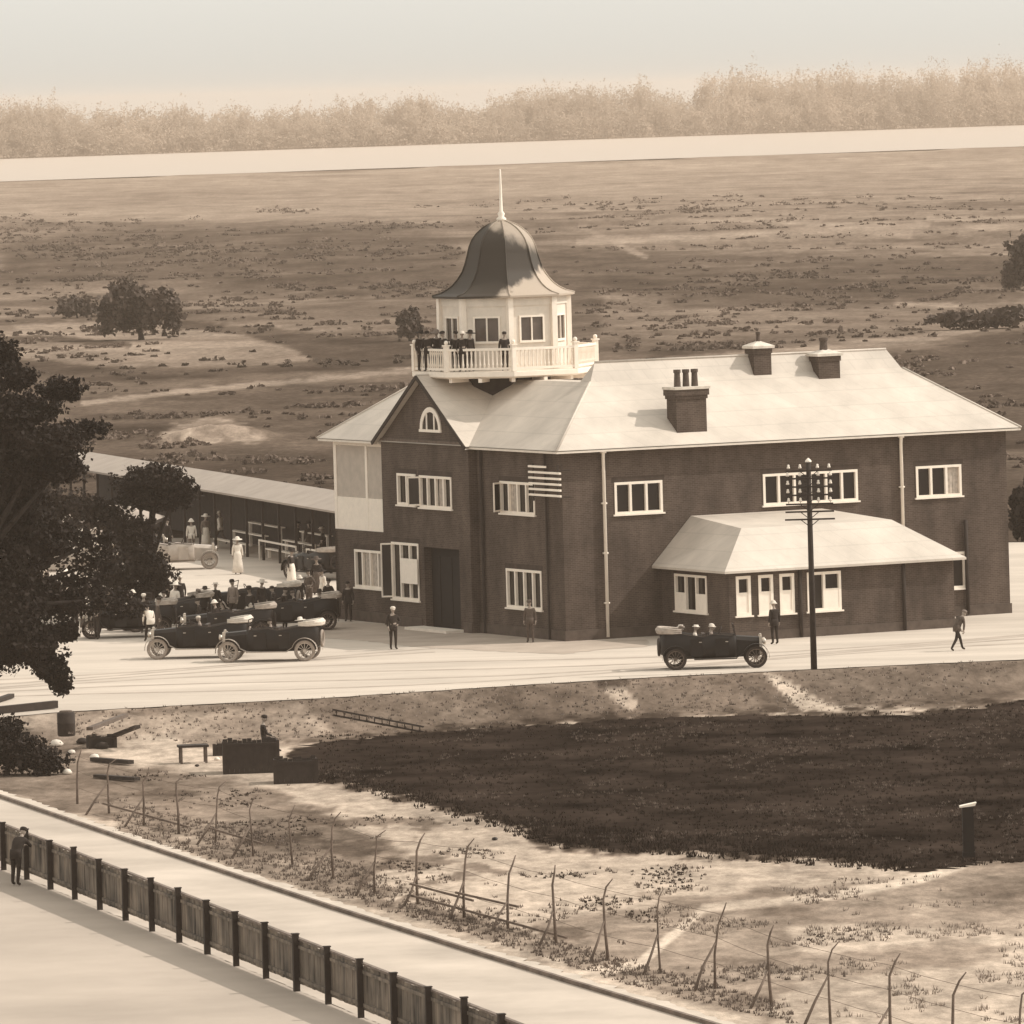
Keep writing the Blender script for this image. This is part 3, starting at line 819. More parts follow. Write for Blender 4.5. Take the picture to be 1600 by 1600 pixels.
def wall(m, axis, c, lo, hi, z0, z1, holes, thick=.3, inward=1, mi=0):
    """wall in plane axis=c with rectangular holes [(a0,a1,z0,z1)]; body lies inward of the plane"""
    xs = sorted(set([lo, hi] + [h for q in holes for h in q[:2]])); zs = sorted(set([z0, z1] + [h for q in holes for h in q[2:4]]))
    for i in range(len(xs)-1):
        # merge vertical runs
        run = None
        for j in range(len(zs)-1):
            cx_, cz_ = (xs[i]+xs[i+1])/2, (zs[j]+zs[j+1])/2
            solid = not any(q[0] < cx_ < q[1] and q[2] < cz_ < q[3] for q in holes)
            if solid: run = [zs[j], zs[j+1]] if run is None else [run[0], zs[j+1]]
            if (not solid or j == len(zs)-2) and run:
                if axis == 'y': m.box(xs[i], xs[i+1], min(c, c+thick*inward), max(c, c+thick*inward), run[0], run[1], mi)
                else: m.box(min(c, c+thick*inward), max(c, c+thick*inward), xs[i], xs[i+1], run[0], run[1], mi)
                run = None

def window(parent, axis, c, a0, a1, z0, z1, n, fr=.11, inward=1, glass=GLASS, panel=None, curtain=None, sill=True, openl=None, back=.12, label=None):
    """casement window: white frame of n lights, glass a sub-part"""
    m = MB()
    def bx(p0, p1, q0, q1, d0, d1, mi=0):
        lo_, hi_ = sorted((c + d0*inward, c + d1*inward))
        if axis == 'y': m.box(p0, p1, lo_, hi_, q0, q1, mi)
        else: m.box(lo_, hi_, p0, p1, q0, q1, mi)
    d0, d1 = -.035, .10
    bx(a0, a1, z1-fr, z1, d0, d1); bx(a0, a1, z0, z0+fr*.9, d0, d1)
    bx(a0, a0+fr, z0+fr*.9, z1-fr, d0+.002, d1-.002); bx(a1-fr, a1, z0+fr*.9, z1-fr, d0+.002, d1-.002)
    for k in range(1, n):
        x = a0 + (a1-a0)*k/n; bx(x-fr*.48, x+fr*.48, z0+fr*.9, z1-fr, d0+.004, d1-.004)
    if sill: bx(a0-.08, a1+.08, z0-.07, z0-.002, -.09, .06)
    if panel is not None:
        bx(a0+fr, a1-fr, z0+fr*.9, z0+(z1-z0)*panel, .0, .05)
    w_ = m.build("window", WHITE, parent)
    g = MB(); lo_, hi_ = sorted((c + back*inward, c + (back+.02)*inward))
    if axis == 'y': g.box(a0+.01, a1-.01, lo_, hi_, z0+.01, z1-.01)
    else: g.box(lo_, hi_, a0+.01, a1-.01, z0+.01, z1-.01)
    g.build("glass", glass, w_)
    if n > 1:
        q = MB(); lo_, hi_ = sorted((c - .006*inward, c - .001*inward))
        if axis == 'y': q.box(a0-.12, a1+.12, lo_, hi_, z1+.01, z1+.22)
        else: q.box(lo_, hi_, a0-.12, a1+.12, z1+.01, z1+.22)
        q.build("lintel", LINTEL, w_)
    if curtain:
        for (k0, k1) in curtain:
            q = MB(); lo_, hi_ = sorted((c + .075*inward, c + (.10)*inward))
            nseg = 8
            for s_ in range(nseg):
                x0 = a0 + (a1-a0)*(k0+(k1-k0)*s_/nseg); x1 = a0 + (a1-a0)*(k0+(k1-k0)*(s_+1)/nseg)
                dd = .012*(s_ % 2)
                if axis == 'y': q.box(x0, x1-.004, lo_+dd, hi_+dd, z0+.05, z1-.05)
                else: q.box(lo_+dd, hi_+dd, x0, x1-.004, z0+.05, z1-.05)
            q.build("curtain", CURT, w_)
    if openl:     # casement leaves standing open (position, width, side)
        for (k, wd) in openl:
            x = a0 + (a1-a0)*k
            q = MB()
            p0 = (x, c - .04*inward) if axis == 'y' else (c - .04*inward, x)
            dirv = (0.55*wd, -.84*abs(wd)*inward) if axis == 'y' else (-.84*abs(wd)*inward, .55*wd)
            e = (p0[0]+dirv[0], p0[1]+dirv[1])
            zt, zb = z1-.06, z0+.06
            q.bar((*p0, zt-.03), (*e, zt-.03), .04, .07); q.bar((*p0, zb+.04), (*e, zb+.04), .04, .07)
            q.bar((*p0, zb), (*p0, zt), .05, .05); q.bar((*e, zb), (*e, zt), .05, .05)
            q.quad((*p0, zb+.07), (*e, zb+.07), (*e, zt-.07), (*p0, zt-.07), 1)
            q.build("casement", [WHITE, GLASS], w_)
    return w_
def ry(u0, v0, u1, v1, c=0.0):        # pixel box -> rectangle on the long facade
    um, vm = (u0+u1)/2, (v0+v1)/2
    return hit_y(u0, vm, c).x, hit_y(u1, vm, c).x, hit_y(um, v1, c).z, hit_y(um, v0, c).z
def rx(u0, v0, u1, v1, c=0.0):        # pixel box -> rectangle on the entrance facade; y runs leftwards in the picture
    um, vm = (u0+u1)/2, (v0+v1)/2
    return hit_x(u1, vm, c).y, hit_x(u0, vm, c).y, hit_x(um, v1, c).z, hit_x(um, v0, c).z

GX = -.4                                   # gable plane
gy0, gy1 = hit_x(748, 840, 0).y, hit_x(612, 840, 0).y
gyc = (gy0+gy1)/2
# annex frame
AD = 5.9
ax0, ax1 = hit_y(1140, 960, -AD).x, hit_y(1492, 960, -AD).x
# windows on the long facade
wl = [ry(960,752,1035,802), ry(1192,737,1340,786), ry(1431,727,1502,776), ry(1486,862,1509,919)]
wC = [rx(782,753,836,803), rx(792,890,847,951)]
wG = [rx(621,740,650,789,GX), rx(656,744,706,794,GX)]
doorG = list(rx(664,857,719,976,GX)); doorG[2] = 0.0
wGl = [rx(613,848,655,937,GX)]
wL = [rx(555,860,604,919)]
m = MB()
wall(m, 'y', 0, 0, LX, 0, EZ, wl)
m.box(LX-.3, LX, .3, 7.4, 0, EZ)                      # right end
m.box(7.4, LX-.3, 7.1, 7.4, 0, EZ)                    # rear
m.box(7.1, 7.4, 7.4, LY-.3, 0, EZ)
wall(m, 'x', 0, .3, gy0, 0, EZ, wC)
pz0 = hit_x(565, 829, 0).z; pz1 = hit_x(565, 697, 0).z
wall(m, 'x', 0, gy1, LY, 0, pz0, wL)
m.box(0, 7.4, LY-.3, LY, 0, pz0)
m.box(1.9, 7.1, LY-.3, LY, pz0, EZ); 
m.box(0.3, 7.1, gy1, LY-.3, pz0-.2, pz0-.002)         # porch floor
m.box(.32, 7.1, .32, 7.1, -.05, .03)
m.build("wall", BRICK, club)
# dark room behind the windows so nothing shows through
m = MB(); m.box(.9, LX-.5, .9, 6.9, .05, EZ-.3); m.box(.9, 6.9, 6.9, gy1-.3, .05, EZ-.3); m.box(.9, 6.9, gy1-.3, LY-.4, .05, pz0-.25)
m.build("interior", mat("dark_room", S(.02), 1, 0), club)
w1 = window(club, 'y', 0, *wl[0], 3)
window(club, 'y', 0, *wl[1], 6)
window(club, 'y', 0, *wl[2], 3, curtain=[(.68,.97)])
window(club, 'y', 0, *wl[3], 1)
window(club, 'x', 0, *wC[0], 4, curtain=[(.55,.78)], openl=[(0.98,-.55)])
window(club, 'x', 0, *wC[1], 4)
window(club, 'x', 0, *wL[0], 4, curtain=[(.25,.72)])
# gable block
m = MB()
wall(m, 'x', GX, gy0, gy1, 0, 8.15, wG + wGl + [tuple(doorG)], thick=.39)
ap = gyc; gz = 8.15; gr = 10.95
m.add([(GX,gy0,gz),(GX,gy1,gz),(GX,ap,gr-.1),(GX+.39,gy0,gz),(GX+.39,gy1,gz),(GX+.39,ap,gr-.1)],
      [(0,2,1),(3,4,5),(0,3,5,2),(1,2,5,4),(0,1,4,3)])
m.build("gable_wall", BRICK, club)
m = MB(); m.box(GX-.07, GX-.002, gy0-.05, gy1+.05, gz-.06, gz+.06); m.build("string_course", MIDW, club)
window(club, 'x', GX, *wG[0], 2)
window(club, 'x', GX, *wG[1], 4, openl=[(.98,.5)], curtain=[(.3,.45)])
gw = window(club, 'x', GX, *wGl[0], 3, openl=[(.98,.45)])
# notice board hung in front of the lower window
nb = rx(627,873,653,912, GX-.12)
m = MB(); m.box(GX-.16, GX-.12, *nb); m.build("notice_board", WHITE, club)
# entrance door recess
m = MB(); m.box(GX+.36, GX+.42, doorG[0]-.05, doorG[1]+.05, 0.03, doorG[3]+.02)
for k in range(3):
    y = doorG[0] + (doorG[1]-doorG[0])*(k+.5)/3
    m.box(GX+.33, GX+.358, y-.28, y+.28, .3, doorG[3]-.4)
m.build("door", mat("door_timber", S(.012), .8, .2, 3), club)
m = MB(); m.box(GX-.9, GX-.003, doorG[0]-.3, doorG[1]+.3, 0.0, .14); m.build("doorstep", WHITE2, club)
# lunette
lz = hit_x(673, 671, GX).z; lr0, lr1 = hit_x(690, 660, GX).y, hit_x(657, 660, GX).y
lc, lr = (lr0+lr1)/2, (lr1-lr0)/2*.98
lh = hit_x(673, 636, GX).z - lz
def arch(m, c, r0, r1, x0, x1, z, mi=0, n=14, sz=1.0):
    for i in range(n):
        t0, t1 = math.pi*i/n, math.pi*(i+1)/n
        pts = [(c+r_*math.cos(t_), z+r_*math.sin(t_)*sz) for r_, t_ in ((r0,t0),(r1,t0),(r1,t1),(r0,t1))]
        vs = [(x0, y, zz) for y, zz in pts] + [(x1, y, zz) for y, zz in pts]
        m.add(vs, [(0,1,2,3),(7,6,5,4),(1,5,6,2),(0,3,7,4),(0,4,5,1),(3,2,6,7)], mi)
m = MB(); asp = lh/lr
arch(m, lc, lr*.78, lr, GX-.06, GX-.004, lz, sz=asp)
m.box(GX-.08, GX-.004, lc-lr*1.05, lc+lr*1.05, lz-.12, lz-.002)
for dy in (-lr*.36, lr*.36): m.box(GX-.05, GX-.006, lc+dy-.05, lc+dy+.05, lz, lz+lh*.80)
lun = m.build("window", WHITE, club)
m = MB(); arch(m, lc, .01, lr*.79, GX-.02, GX-.008, lz, sz=asp); m.build("glass", GLASS, lun)

# porch
m = MB()
pyl, pyr = gy1, LY
m.box(.02, .12, pyr-.28, pyr-.02, pz0, EZ-.1); m.box(.02, .12, pyl+.02, pyl+.14, pz0, EZ-.1)
ym = hit_x(572, 760, 0).y; m.box(.02, .14, ym-.1, ym+.1, pz0, EZ-.1)
m.box(.0, .10, pyl+.14, pyr-.28, pz1, EZ-.1)
m.box(.10, 1.8, pyr-.14, pyr-.02, pz1, EZ-.1)
m.box(1.72, 1.86, pyr-.2, pyr-.02, pz0, pz1)
m.build("porch_frame", WHITE, club)
m = MB(); ps = hit_x(565, 778, 0).z
m.box(.03, .11, pyl+.15, pyr-.29, pz0+.0, ps); m.box(.13, 1.7, pyr-.12, pyr-.06, pz0, ps)
m.build("porch_parapet", WHITE, club)
m = MB(); m.box(1.9, 2.0, pyl+.02, pyr-.32, pz0, EZ-.15); m.build("porch_back_wall", WHITE2, club)
m = MB()   # woven screens in the openings
m.box(.055, .075, pyl+.15, ym-.11, ps+.01, pz1-.01); m.box(.055, .075, ym+.11, pyr-.29, ps+.01, pz1-.01)
m.build("porch_screen", mat("woven_screen", S(.46), .9, .12, 2.2), club)
m = MB(); m.box(.02, 7.1, LY-.3, LY-.02, EZ-.10, EZ-.002); m.build("porch_beam", WHITE2, club)

# roof
def ring(d, z):
    return [(-OV+d,-OV+d,z),(LX+OV-d,-OV+d,z),(LX+OV-d,7.9-d,z),(7.9-d,7.9-d,z),(7.9-d,LY+OV-d,z),(-OV+d,LY+OV-d,z)]
m = MB()
r0, r1 = ring(0, EZ), ring(3.7, EZ+SL*3.7)
vs = r0 + r1
m.add(vs, [(i,(i+1)%6,6+(i+1)%6,6+i) for i in range(6)])
zt = EZ+SL*3.7
m.add(r1, [(0,1,2,3),(0,3,4,5)])
# steep upper part of the long wing
rz_ = 11.55
q0, q1 = -OV+3.7, -OV+4.2
xa, xb = q0+.02, LX+OV-3.72
m.add([(xa,q0+.02,zt-.03),(xb,q0+.02,zt-.03),(xb,7.9-3.72,zt-.03),(xa,7.9-3.72,zt-.03),(xa+.5,3.7,rz_),(xb-.5,3.7,rz_)],
      [(0,1,5,4),(1,2,5),(2,3,4,5),(3,0,4)])
# gable roof
ge = 4.25; gslope = (11.0-8.12)/ (gy1-gyc+.15)
hw = gy1-gyc+.3
gl = 11.02; gb = gl - gslope*hw
m.add([(GX-.3,gyc-hw,gb),(GX-.3,gyc,gl),(GX-.3,gyc+hw,gb),(3.6,gyc-hw,gb),(3.6,gyc,gl),(3.6,gyc+hw,gb)],
      [(0,3,4,1),(1,4,5,2)])
m.add([(GX-.3,gyc-hw,gb-.12),(GX-.3,gyc,gl-.12),(GX-.3,gyc+hw,gb-.12),(3.6,gyc-hw,gb-.12),(3.6,gyc,gl-.12),(3.6,gyc+hw,gb-.12)],
      [(1,4,3,0),(2,5,4,1)])
roof = m.build("roof", ROOF, club)
m = MB(); m.bar((GX-.31,gyc-hw,gb-.07),(GX-.31,gyc,gl-.07),.05,.16); m.bar((GX-.31,gyc+hw,gb-.07),(GX-.31,gyc,gl-.07),.052,.16)
m.build("bargeboard", DARKW, club)
m = MB()      # soffit and gutter
e = EZ
m.box(-OV+.02, LX+OV-.02, -OV+.02, -.004, e-.12, e-.03); m.box(-OV+.02, -.004, 0, gy0-.1, e-.12, e-.03)
m.box(-OV+.02, -.004, gy1+.1, LY+OV-.02, e-.12, e-.03); m.box(LX+.004, LX+OV-.02, 0, 7.4, e-.12, e-.03)
m.build("soffit", WHITE2, club)
# roll ridges and standing seams along hips
m = MB(); m.smooth = True
def hip(p, q, rr=.055): m.path([p, q], rr, 6)
for a_, b_ in ((r0[0], r1[0]), (r0[1], r1[1]), (r0[5], r1[5])):
    mm_ = MB(); mm_.smooth = True; mm_.path([a_, b_], .055, 6); mm_.build("hip_roll", ROOF, roof)
gr_ = MB(); gr_.smooth = True; gr_.path([(GX-.3,gyc,gl+.01),(3.4,gyc,gl+.01)], .05, 6); gr_.build("ridge_roll", ROOF, roof); hip((xa+.5,3.7,rz_),(xb-.5,3.7,rz_))
m.build("ridge_roll", ROOF, roof)
# chimneys
CAPM = mat("chimney_cap", S(.6), .9, .2, 3)
def on_front(u, v):
    """front roof plane point"""
    lo, hi = -.5, 3.2
    for _ in range(40):
        mid = (lo+hi)/2; p = hit_y(u, v, mid)
        if p.z > EZ + SL*(mid+OV): lo = mid
        else: hi = mid
    return hit_y(u, v, (lo+hi)/2)
def chimney(cx_, cy_, wx, wy, zb, zt_, pots, cone=False):
    m = MB()
    if cone:
        m.box(cx_-wx/2, cx_+wx/2, cy_-wy/2, cy_+wy/2, zb, zt_-.13)
        wx -= .04; wy -= .04
        m.box(cx_-wx/2-.06, cx_+wx/2+.06, cy_-wy/2-.06, cy_+wy/2+.06, zt_-.36, zt_-.141)
    else: m.box(cx_-wx/2, cx_+wx/2, cy_-wy/2, cy_+wy/2, zb, zt_-.55)
    if not cone:
      m.box(cx_-wx/2-.05, cx_+wx/2+.05, cy_-wy/2-.05, cy_+wy/2+.05, zt_-.552, zt_-.40)
      m.box(cx_-wx/2-.10, cx_+wx/2+.10, cy_-wy/2-.10, cy_+wy/2+.10, zt_-.40, zt_-.14)
    m.box(cx_-wx/2-.14, cx_+wx/2+.14, cy_-wy/2-.14, cy_+wy/2+.14, zt_-.14, zt_-.03, 1)
    if cone:
        m.add([(cx_-wx/2-.14,cy_-wy/2-.14,zt_-.03),(cx_+wx/2+.14,cy_-wy/2-.14,zt_-.03),(cx_+wx/2+.14,cy_+wy/2+.14,zt_-.03),(cx_-wx/2-.14,cy_+wy/2+.14,zt_-.03),(cx_,cy_,zt_+.2)],
              [(0,1,4),(1,2,4),(2,3,4),(3,0,4)], 1)
    for (dx, hh, rr) in pots:
        m.lathe([(rr,0),(rr*.82,hh*.8),(rr*1.05,hh*.82),(rr*1.05,hh),(rr*.7,hh),(rr*.7,hh*.9)], (cx_+dx, cy_, zt_-.05), 12, 2)
    return m.build("chimney", [BRICK, CAPM, CMID], roof)
c1 = on_front(1082, 676)
z1 = hit_y(1082, 604, c1.y).z
chimney(c1.x, c1.y+.45, 1.45, .85, c1.z-1.0, z1+.03, [(-.42,.75,.15),(0,.75,.15),(.42,.75,.15)])
c3 = on_front(1296, 591)
z3 = hit_y(1296, 553, c3.y).z
chimney(c3.x, c3.y+.35, 1.05, .75, c3.z-1.0, z3+.05, [(-.05,.7,.19)], True)
c2 = hit_y(1192, 572, 3.15); z2 = hit_y(1192, 541, 3.15).z
chimney(c2.x, 3.5, .85, .7, 9.0, z2+.05, [(0,.62,.10)], True)
# downpipes
m = MB(); m.smooth = True
for u, zt_, zb_ in ((946, 7.7, .1), (1409, 7.7, hit_y(1411, 832, -.1).z-.3)):
    x = hit_y(u, 850 if u < 1000 else 750, -.1).x
    d = MB(); d.smooth = True
    d.path([(x-.12,-.35,7.98),(x-.12,-.35,7.85),(x,-.11,7.6),(x,-.11,zb_)], .075, 8)
    d.box(x-.12-.1, x-.12+.1, -.45, -.25, 7.86, 7.96)
    for zz in (1.5, 3.6, 5.7):
        if zz > zb_: d.box(x-.11, x+.11, -.16, -.004, zz, zz+.07)
    d.build("downpipe", WHITE, club)
x = hit_y(1511, 900, -.1).x
d = MB(); d.smooth = True; d.path([(x,-.11,.1),(x,-.11,hit_y(1511,812,-.1).z)], .085, 8); d.build("downpipe", DARKW, club)
# thin dark strips at the foot and corners of the entrance facade
d = MB(); d.path([(-.1,gy0-.55,.05),(-.1,gy0-.55,7.9)], .06, 8); d.build("downpipe", DARKW, club)
d = MB(); d.path([(-.1,1.3,.05),(-.1,1.3,7.9)], .05, 8); d.build("downpipe", DARKW, club)
# plinth
m = MB(); m.box(-.06, -.003, .0, gy0-.01, 0, .45); m.box(-.06, LX+.05, -.06, -.003, 0, .45); m.box(GX-.05, GX-.003, gy0, doorG[0]-.31, 0, .45); m.box(GX-.05, GX-.003, doorG[1]+.31, gy1, 0, .45); m.box(-.06, -.003, gy1+.01, LY, 0, .45)
m.build("plinth", mat("dark_plinth", S(.09,.4), .9, .3, 2), club)

# annex
m = MB(); az = 2.98
fw = [ry(1150,900,1173,962,-AD), ry(1185,898,1208,960,-AD), ry(1218,896,1241,958,-AD), ry(1261,893,1314,954,-AD)]
lw = [rx(1055,898,1105,956, ax0)]
wall(m, 'y', -AD, ax0, ax1, 0, az, fw)
wall(m, 'x', ax0, -AD+.3, -.07, 0, az, lw)
m.box(ax1-.3, ax1, -AD+.3, -.07, 0, az)
aw = m.build("annex_wall", BRICK, club)
m = MB(); m.box(ax0+.6, ax1-.4, -AD+.6, -.2, .05, az-.1); m.build("annex_interior", MATS["dark_room"], club)
for k in range(3): window(aw, 'y', -AD, *fw[k], 1, fr=.13, panel=.58, sill=True)
def half(parent, q):
    window(parent, 'y', -AD, *q, 2, fr=.12, panel=None, curtain=None)
half(aw, fw[3])
q = fw[3]; m = MB(); m.box((q[0]+q[1])/2+.06, q[1]-.1, -AD-.02, -AD+.05, q[2]+.1, q[2]+(q[3]-q[2])*.56); m.build("shutter", WHITE, aw)
wl_ = window(aw, 'x', ax0, *lw[0], 3, fr=.1)
q = lw[0]; m = MB(); w_ = (q[1]-q[0])/3
m.box(ax0-.02, ax0+.05, q[0]+.05, q[0]+w_-.02, q[2]+.08, q[2]+(q[3]-q[2])*.5); m.build("shutter", WHITE, aw); m = MB(); m.box(ax0-.02, ax0+.05, q[1]-w_+.02, q[1]-.05, q[2]+.08, q[2]+(q[3]-q[2])*.5)
m.build("shutter", WHITE, aw)
# annex roof: steep skirt, nearly flat top rising to the wall
m = MB(); o_ = .4
e0, e1, ef = ax0-o_, ax1+o_, -AD-o_
st = 1.95; zt1 = 4.62; zt2 = 5.0
zE = az+.0
v_ = [(e0,ef,zE),(e1,ef,zE),(e1,-.01,zE),(e0,-.01,zE),
      (e0+st,ef+st,zt1),(e1-st-.5,ef+st,zt1),(e1-st-1.4,-.01,zt2),(e0+st,-.01,zt2)]
m.add(v_, [(0,1,5,4),(1,2,6,5),(3,0,4,7),(4,5,6,7)])
m.add([(e0,ef,zE-.1),(e1,ef,zE-.1),(e1,-.01,zE-.1),(e0,-.01,zE-.1)], [(3,2,1,0)])
m.add([(e0,ef,zE),(e1,ef,zE),(e1,ef,zE-.1),(e0,ef,zE-.1)], [(0,3,2,1)]); m.add([(e0,ef,zE),(e0,-.01,zE),(e0,-.01,zE-.1),(e0,ef,zE-.1)], [(0,1,2,3)])
ar = m.build("annex_roof", ROOF, club)
for u in (1251, 1413):
    x = hit_y(u, 940, -AD-.08).x
    d = MB(); d.smooth = True; d.path([(x,-AD-.09,.05),(x,-AD-.09,az-.05)], .075, 8); d.build("downpipe", DARKW, aw)
m = MB(); m.box(ax0-.05, ax1+.05, -AD-.05, -AD-.003, 0, .4); m.build("annex_plinth", MATS["dark_plinth"], club)

# white-barred bracket on the entrance wall near the corner
br_ = rx(829, 727, 878, 780, -.55)
m = MB()
for k in range(6):
    z = br_[3] - (br_[3]-br_[2])*(k+.3)/6
    m.bar((-.62, br_[0]+(.0 if k else 1.3)*1.0, z), (-.62, br_[1]-.0, z), .08, .085)
bk = m.build("insulator_bracket", WHITE, club)
m = MB()
for y in (br_[0]+.3, br_[1]-.3):
    m.bar((-.57, y, br_[2]-.1), (-.57, y, br_[3]+.05), .06, .06)
    m.bar((-.55, y, br_[2]+.1), (-.01, y, br_[2]+.1), .05, .05); m.bar((-.55, y, br_[3]-.2), (-.01, y, br_[3]-.2), .05, .05)
m.build("bracket_frame", DARKW, bk)

# ---------------- tower
TCX = 3.7
lo, hi = 5., 20.
for _ in range(50):
    mid = (lo+hi)/2; w = Kc + A*TCX + Bv*mid; uu, vv = topx(w.x, w.y, 12.0)
    if uu > 789: lo = mid
    else: hi = mid
TCY = (lo+hi)/2
print("tower y", TCY, "gable", gyc)
PH = R(22.5); DR = 4.08; LR = 2.75; FZ = 11.15
tc = (TCX, TCY, 0)
def oc(r_, k): t_ = PH + k*math.pi/4; return Vector((TCX + r_*math.cos(t_), TCY + r_*math.sin(t_), 0))
m = MB(); m.lathe([(DR-.25,-.30),(DR,-.22),(DR,-.02),(DR-.04,0)], (TCX,TCY,FZ), 8, ph=PH)
for k in range(16):
    t_ = math.pi*k/8; 
    p = Vector((TCX, TCY, FZ-.38)); d_ = Vector((math.cos(t_), math.sin(t_), 0)); m.bar(p + d_*2.6, p + d_*(DR-.35), .16, .18)
deck = m.build("balcony_deck", WHITE, club)
m = MB(); m.lathe([(2.2, 9.2-FZ), (2.2, -.301)], (TCX,TCY,FZ), 8, ph=PH); m.build("tower_base", DARKW, club)  # dark colour puts the shade under the deck into the drum
for k in range(8):
    p, q = oc(DR-.12, k), oc(DR-.12, k+1)
    m = MB(); m.smooth = False
    d_ = (q-p); L = d_.length; d_.normalize(); zz = Vector((0,0,FZ))
    m.bar(p+zz+d_*.08+Vector((0,0,.95)), q+zz-d_*.08+Vector((0,0,.95)), .13, .10)
    m.bar(p+zz+d_*.08+Vector((0,0,.12)), q+zz-d_*.08+Vector((0,0,.12)), .11, .10)
    n = 15
    for j in range(n):
        c = p + d_*(.08 + (L-.16)*(j+.5)/n)
        m.lathe([(.035,.17),(.055,.28),(.04,.36),(.03,.62),(.05,.80),(.035,.90)], (c.x, c.y, FZ), 6)
    m.build("balustrade", WHITE, deck)
    m = MB(); c = p
    m.box(c.x-.10, c.x+.10, c.y-.10, c.y+.10, FZ, FZ+1.12); m.box(c.x-.14, c.x+.14, c.y-.14, c.y+.14, FZ+1.121, FZ+1.18); m.ball((c.x,c.y,FZ+1.27), .10, 8)
    m.build("newel_post", WHITE, deck)
# lantern room
LZ0, LZ1 = FZ+.001, 14.35
wz0, wz1 = 12.42, 13.42
for k in range(8):
    p, q = oc(LR, k), oc(LR, k+1); d_ = (q-p); L = d_.length; d_.normalize(); nrm = Vector((d_.y, -d_.x, 0))
    m = MB()
    def seg(s0, s1, z0, z1, t0=0.0, t1=.10, mi=0):
        a_, b_ = p + d_*s0, p + d_*s1
        vs = [(*(a_+nrm*o_)[:2], z) for z in (z0, z1) for o_ in (-t0, -t1)] + [(*(b_+nrm*o_)[:2], z) for z in (z0, z1) for o_ in (-t0, -t1)]
        m.add(vs, [(0,4,6,2),(1,3,7,5),(0,2,3,1),(4,5,7,6),(2,6,7,3),(0,1,5,4)], mi)
    wa, wb = .5, L-.5
    seg(0, wa, LZ0, LZ1); seg(wb, L, LZ0, LZ1); seg(wa, wb, LZ0, wz0); seg(wa, wb, wz1, LZ1)
    seg(.02, L-.02, LZ1-.42, LZ1-.002, -.05, -.002)
    m.build("lantern_wall", WHITE2, club)
    m = MB()
    seg(wa-.06, wb+.06, wz1, wz1+.08, -.05, -.002); seg(wa-.06, wb+.06, wz0-.10, wz0, -.07, -.002)
    seg(wa-.06, wa+.02, wz0+.001, wz1-.001, -.05, -.002); seg(wb-.02, wb+.06, wz0+.001, wz1-.001, -.05, -.002); seg(L/2-.03, L/2+.03, wz0, wz1, -.03, .03)
    w_ = m.build("lantern_window", WHITE, club)
    m = MB(); seg(wa, wb, wz0, wz1, .04, .05); m.build("glass", mat("lantern_glass", S(.10), .15, .35, 1.2, spec=.5), w_)
    m = MB(); c = oc(LR+.04, k); m.box(c.x-.12, c.x+.12, c.y-.12, c.y+.12, LZ0, LZ1); m.build("corner_post", WHITE, club)
m = MB(); m.lathe([(2.5, 11.3), (2.5, 14.3)], tc, 8, ph=PH); m.build("lantern_interior", mat("lantern_room", S(.10), 1, .3, 1), club)
prof = [(3.02,-.10),(3.12,-.08),(3.12,0),(2.75,.10),(2.45,.25),(2.2,.44),(1.97,.70),(1.76,1.02),(1.62,1.4),(1.52,1.75),(1.44,2.08),(1.30,2.4),(1.10,2.66),(.85,2.88),(.55,3.06),(.25,3.18),(.04,3.24)]
def smooth_prof(p, k=5):
    out = [p[0], p[1]]
    for i in range(1, len(p)-1):
        p0, p1, p2, p3 = p[i-1], p[i], p[i+1], p[min(i+2, len(p)-1)]
        for j in range(1, k+1):
            t = j/k
            out.append(tuple(.5*((2*p1[c])+(-p0[c]+p2[c])*t+(2*p0[c]-5*p1[c]+4*p2[c]-p3[c])*t*t+(-p0[c]+3*p1[c]-3*p2[c]+p3[c])*t**3) for c in (0, 1)))
    return out
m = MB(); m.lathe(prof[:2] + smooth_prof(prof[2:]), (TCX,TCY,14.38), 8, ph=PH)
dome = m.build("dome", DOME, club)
m = MB(); m.smooth = True
for k in range(8):
    t_ = PH + k*math.pi/4
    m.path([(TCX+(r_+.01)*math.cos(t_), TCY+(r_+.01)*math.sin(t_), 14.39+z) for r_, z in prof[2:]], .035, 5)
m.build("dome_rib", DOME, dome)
m = MB(); m.smooth = True
m.lathe([(.001,0),(.20,.02),(.22,.12),(.12,.22),(.16,.34),(.075,.46),(.062,1.2),(.04,2.2),(.02,2.28)], (TCX,TCY,17.55), 10)
m.build("finial", WHITE, club)

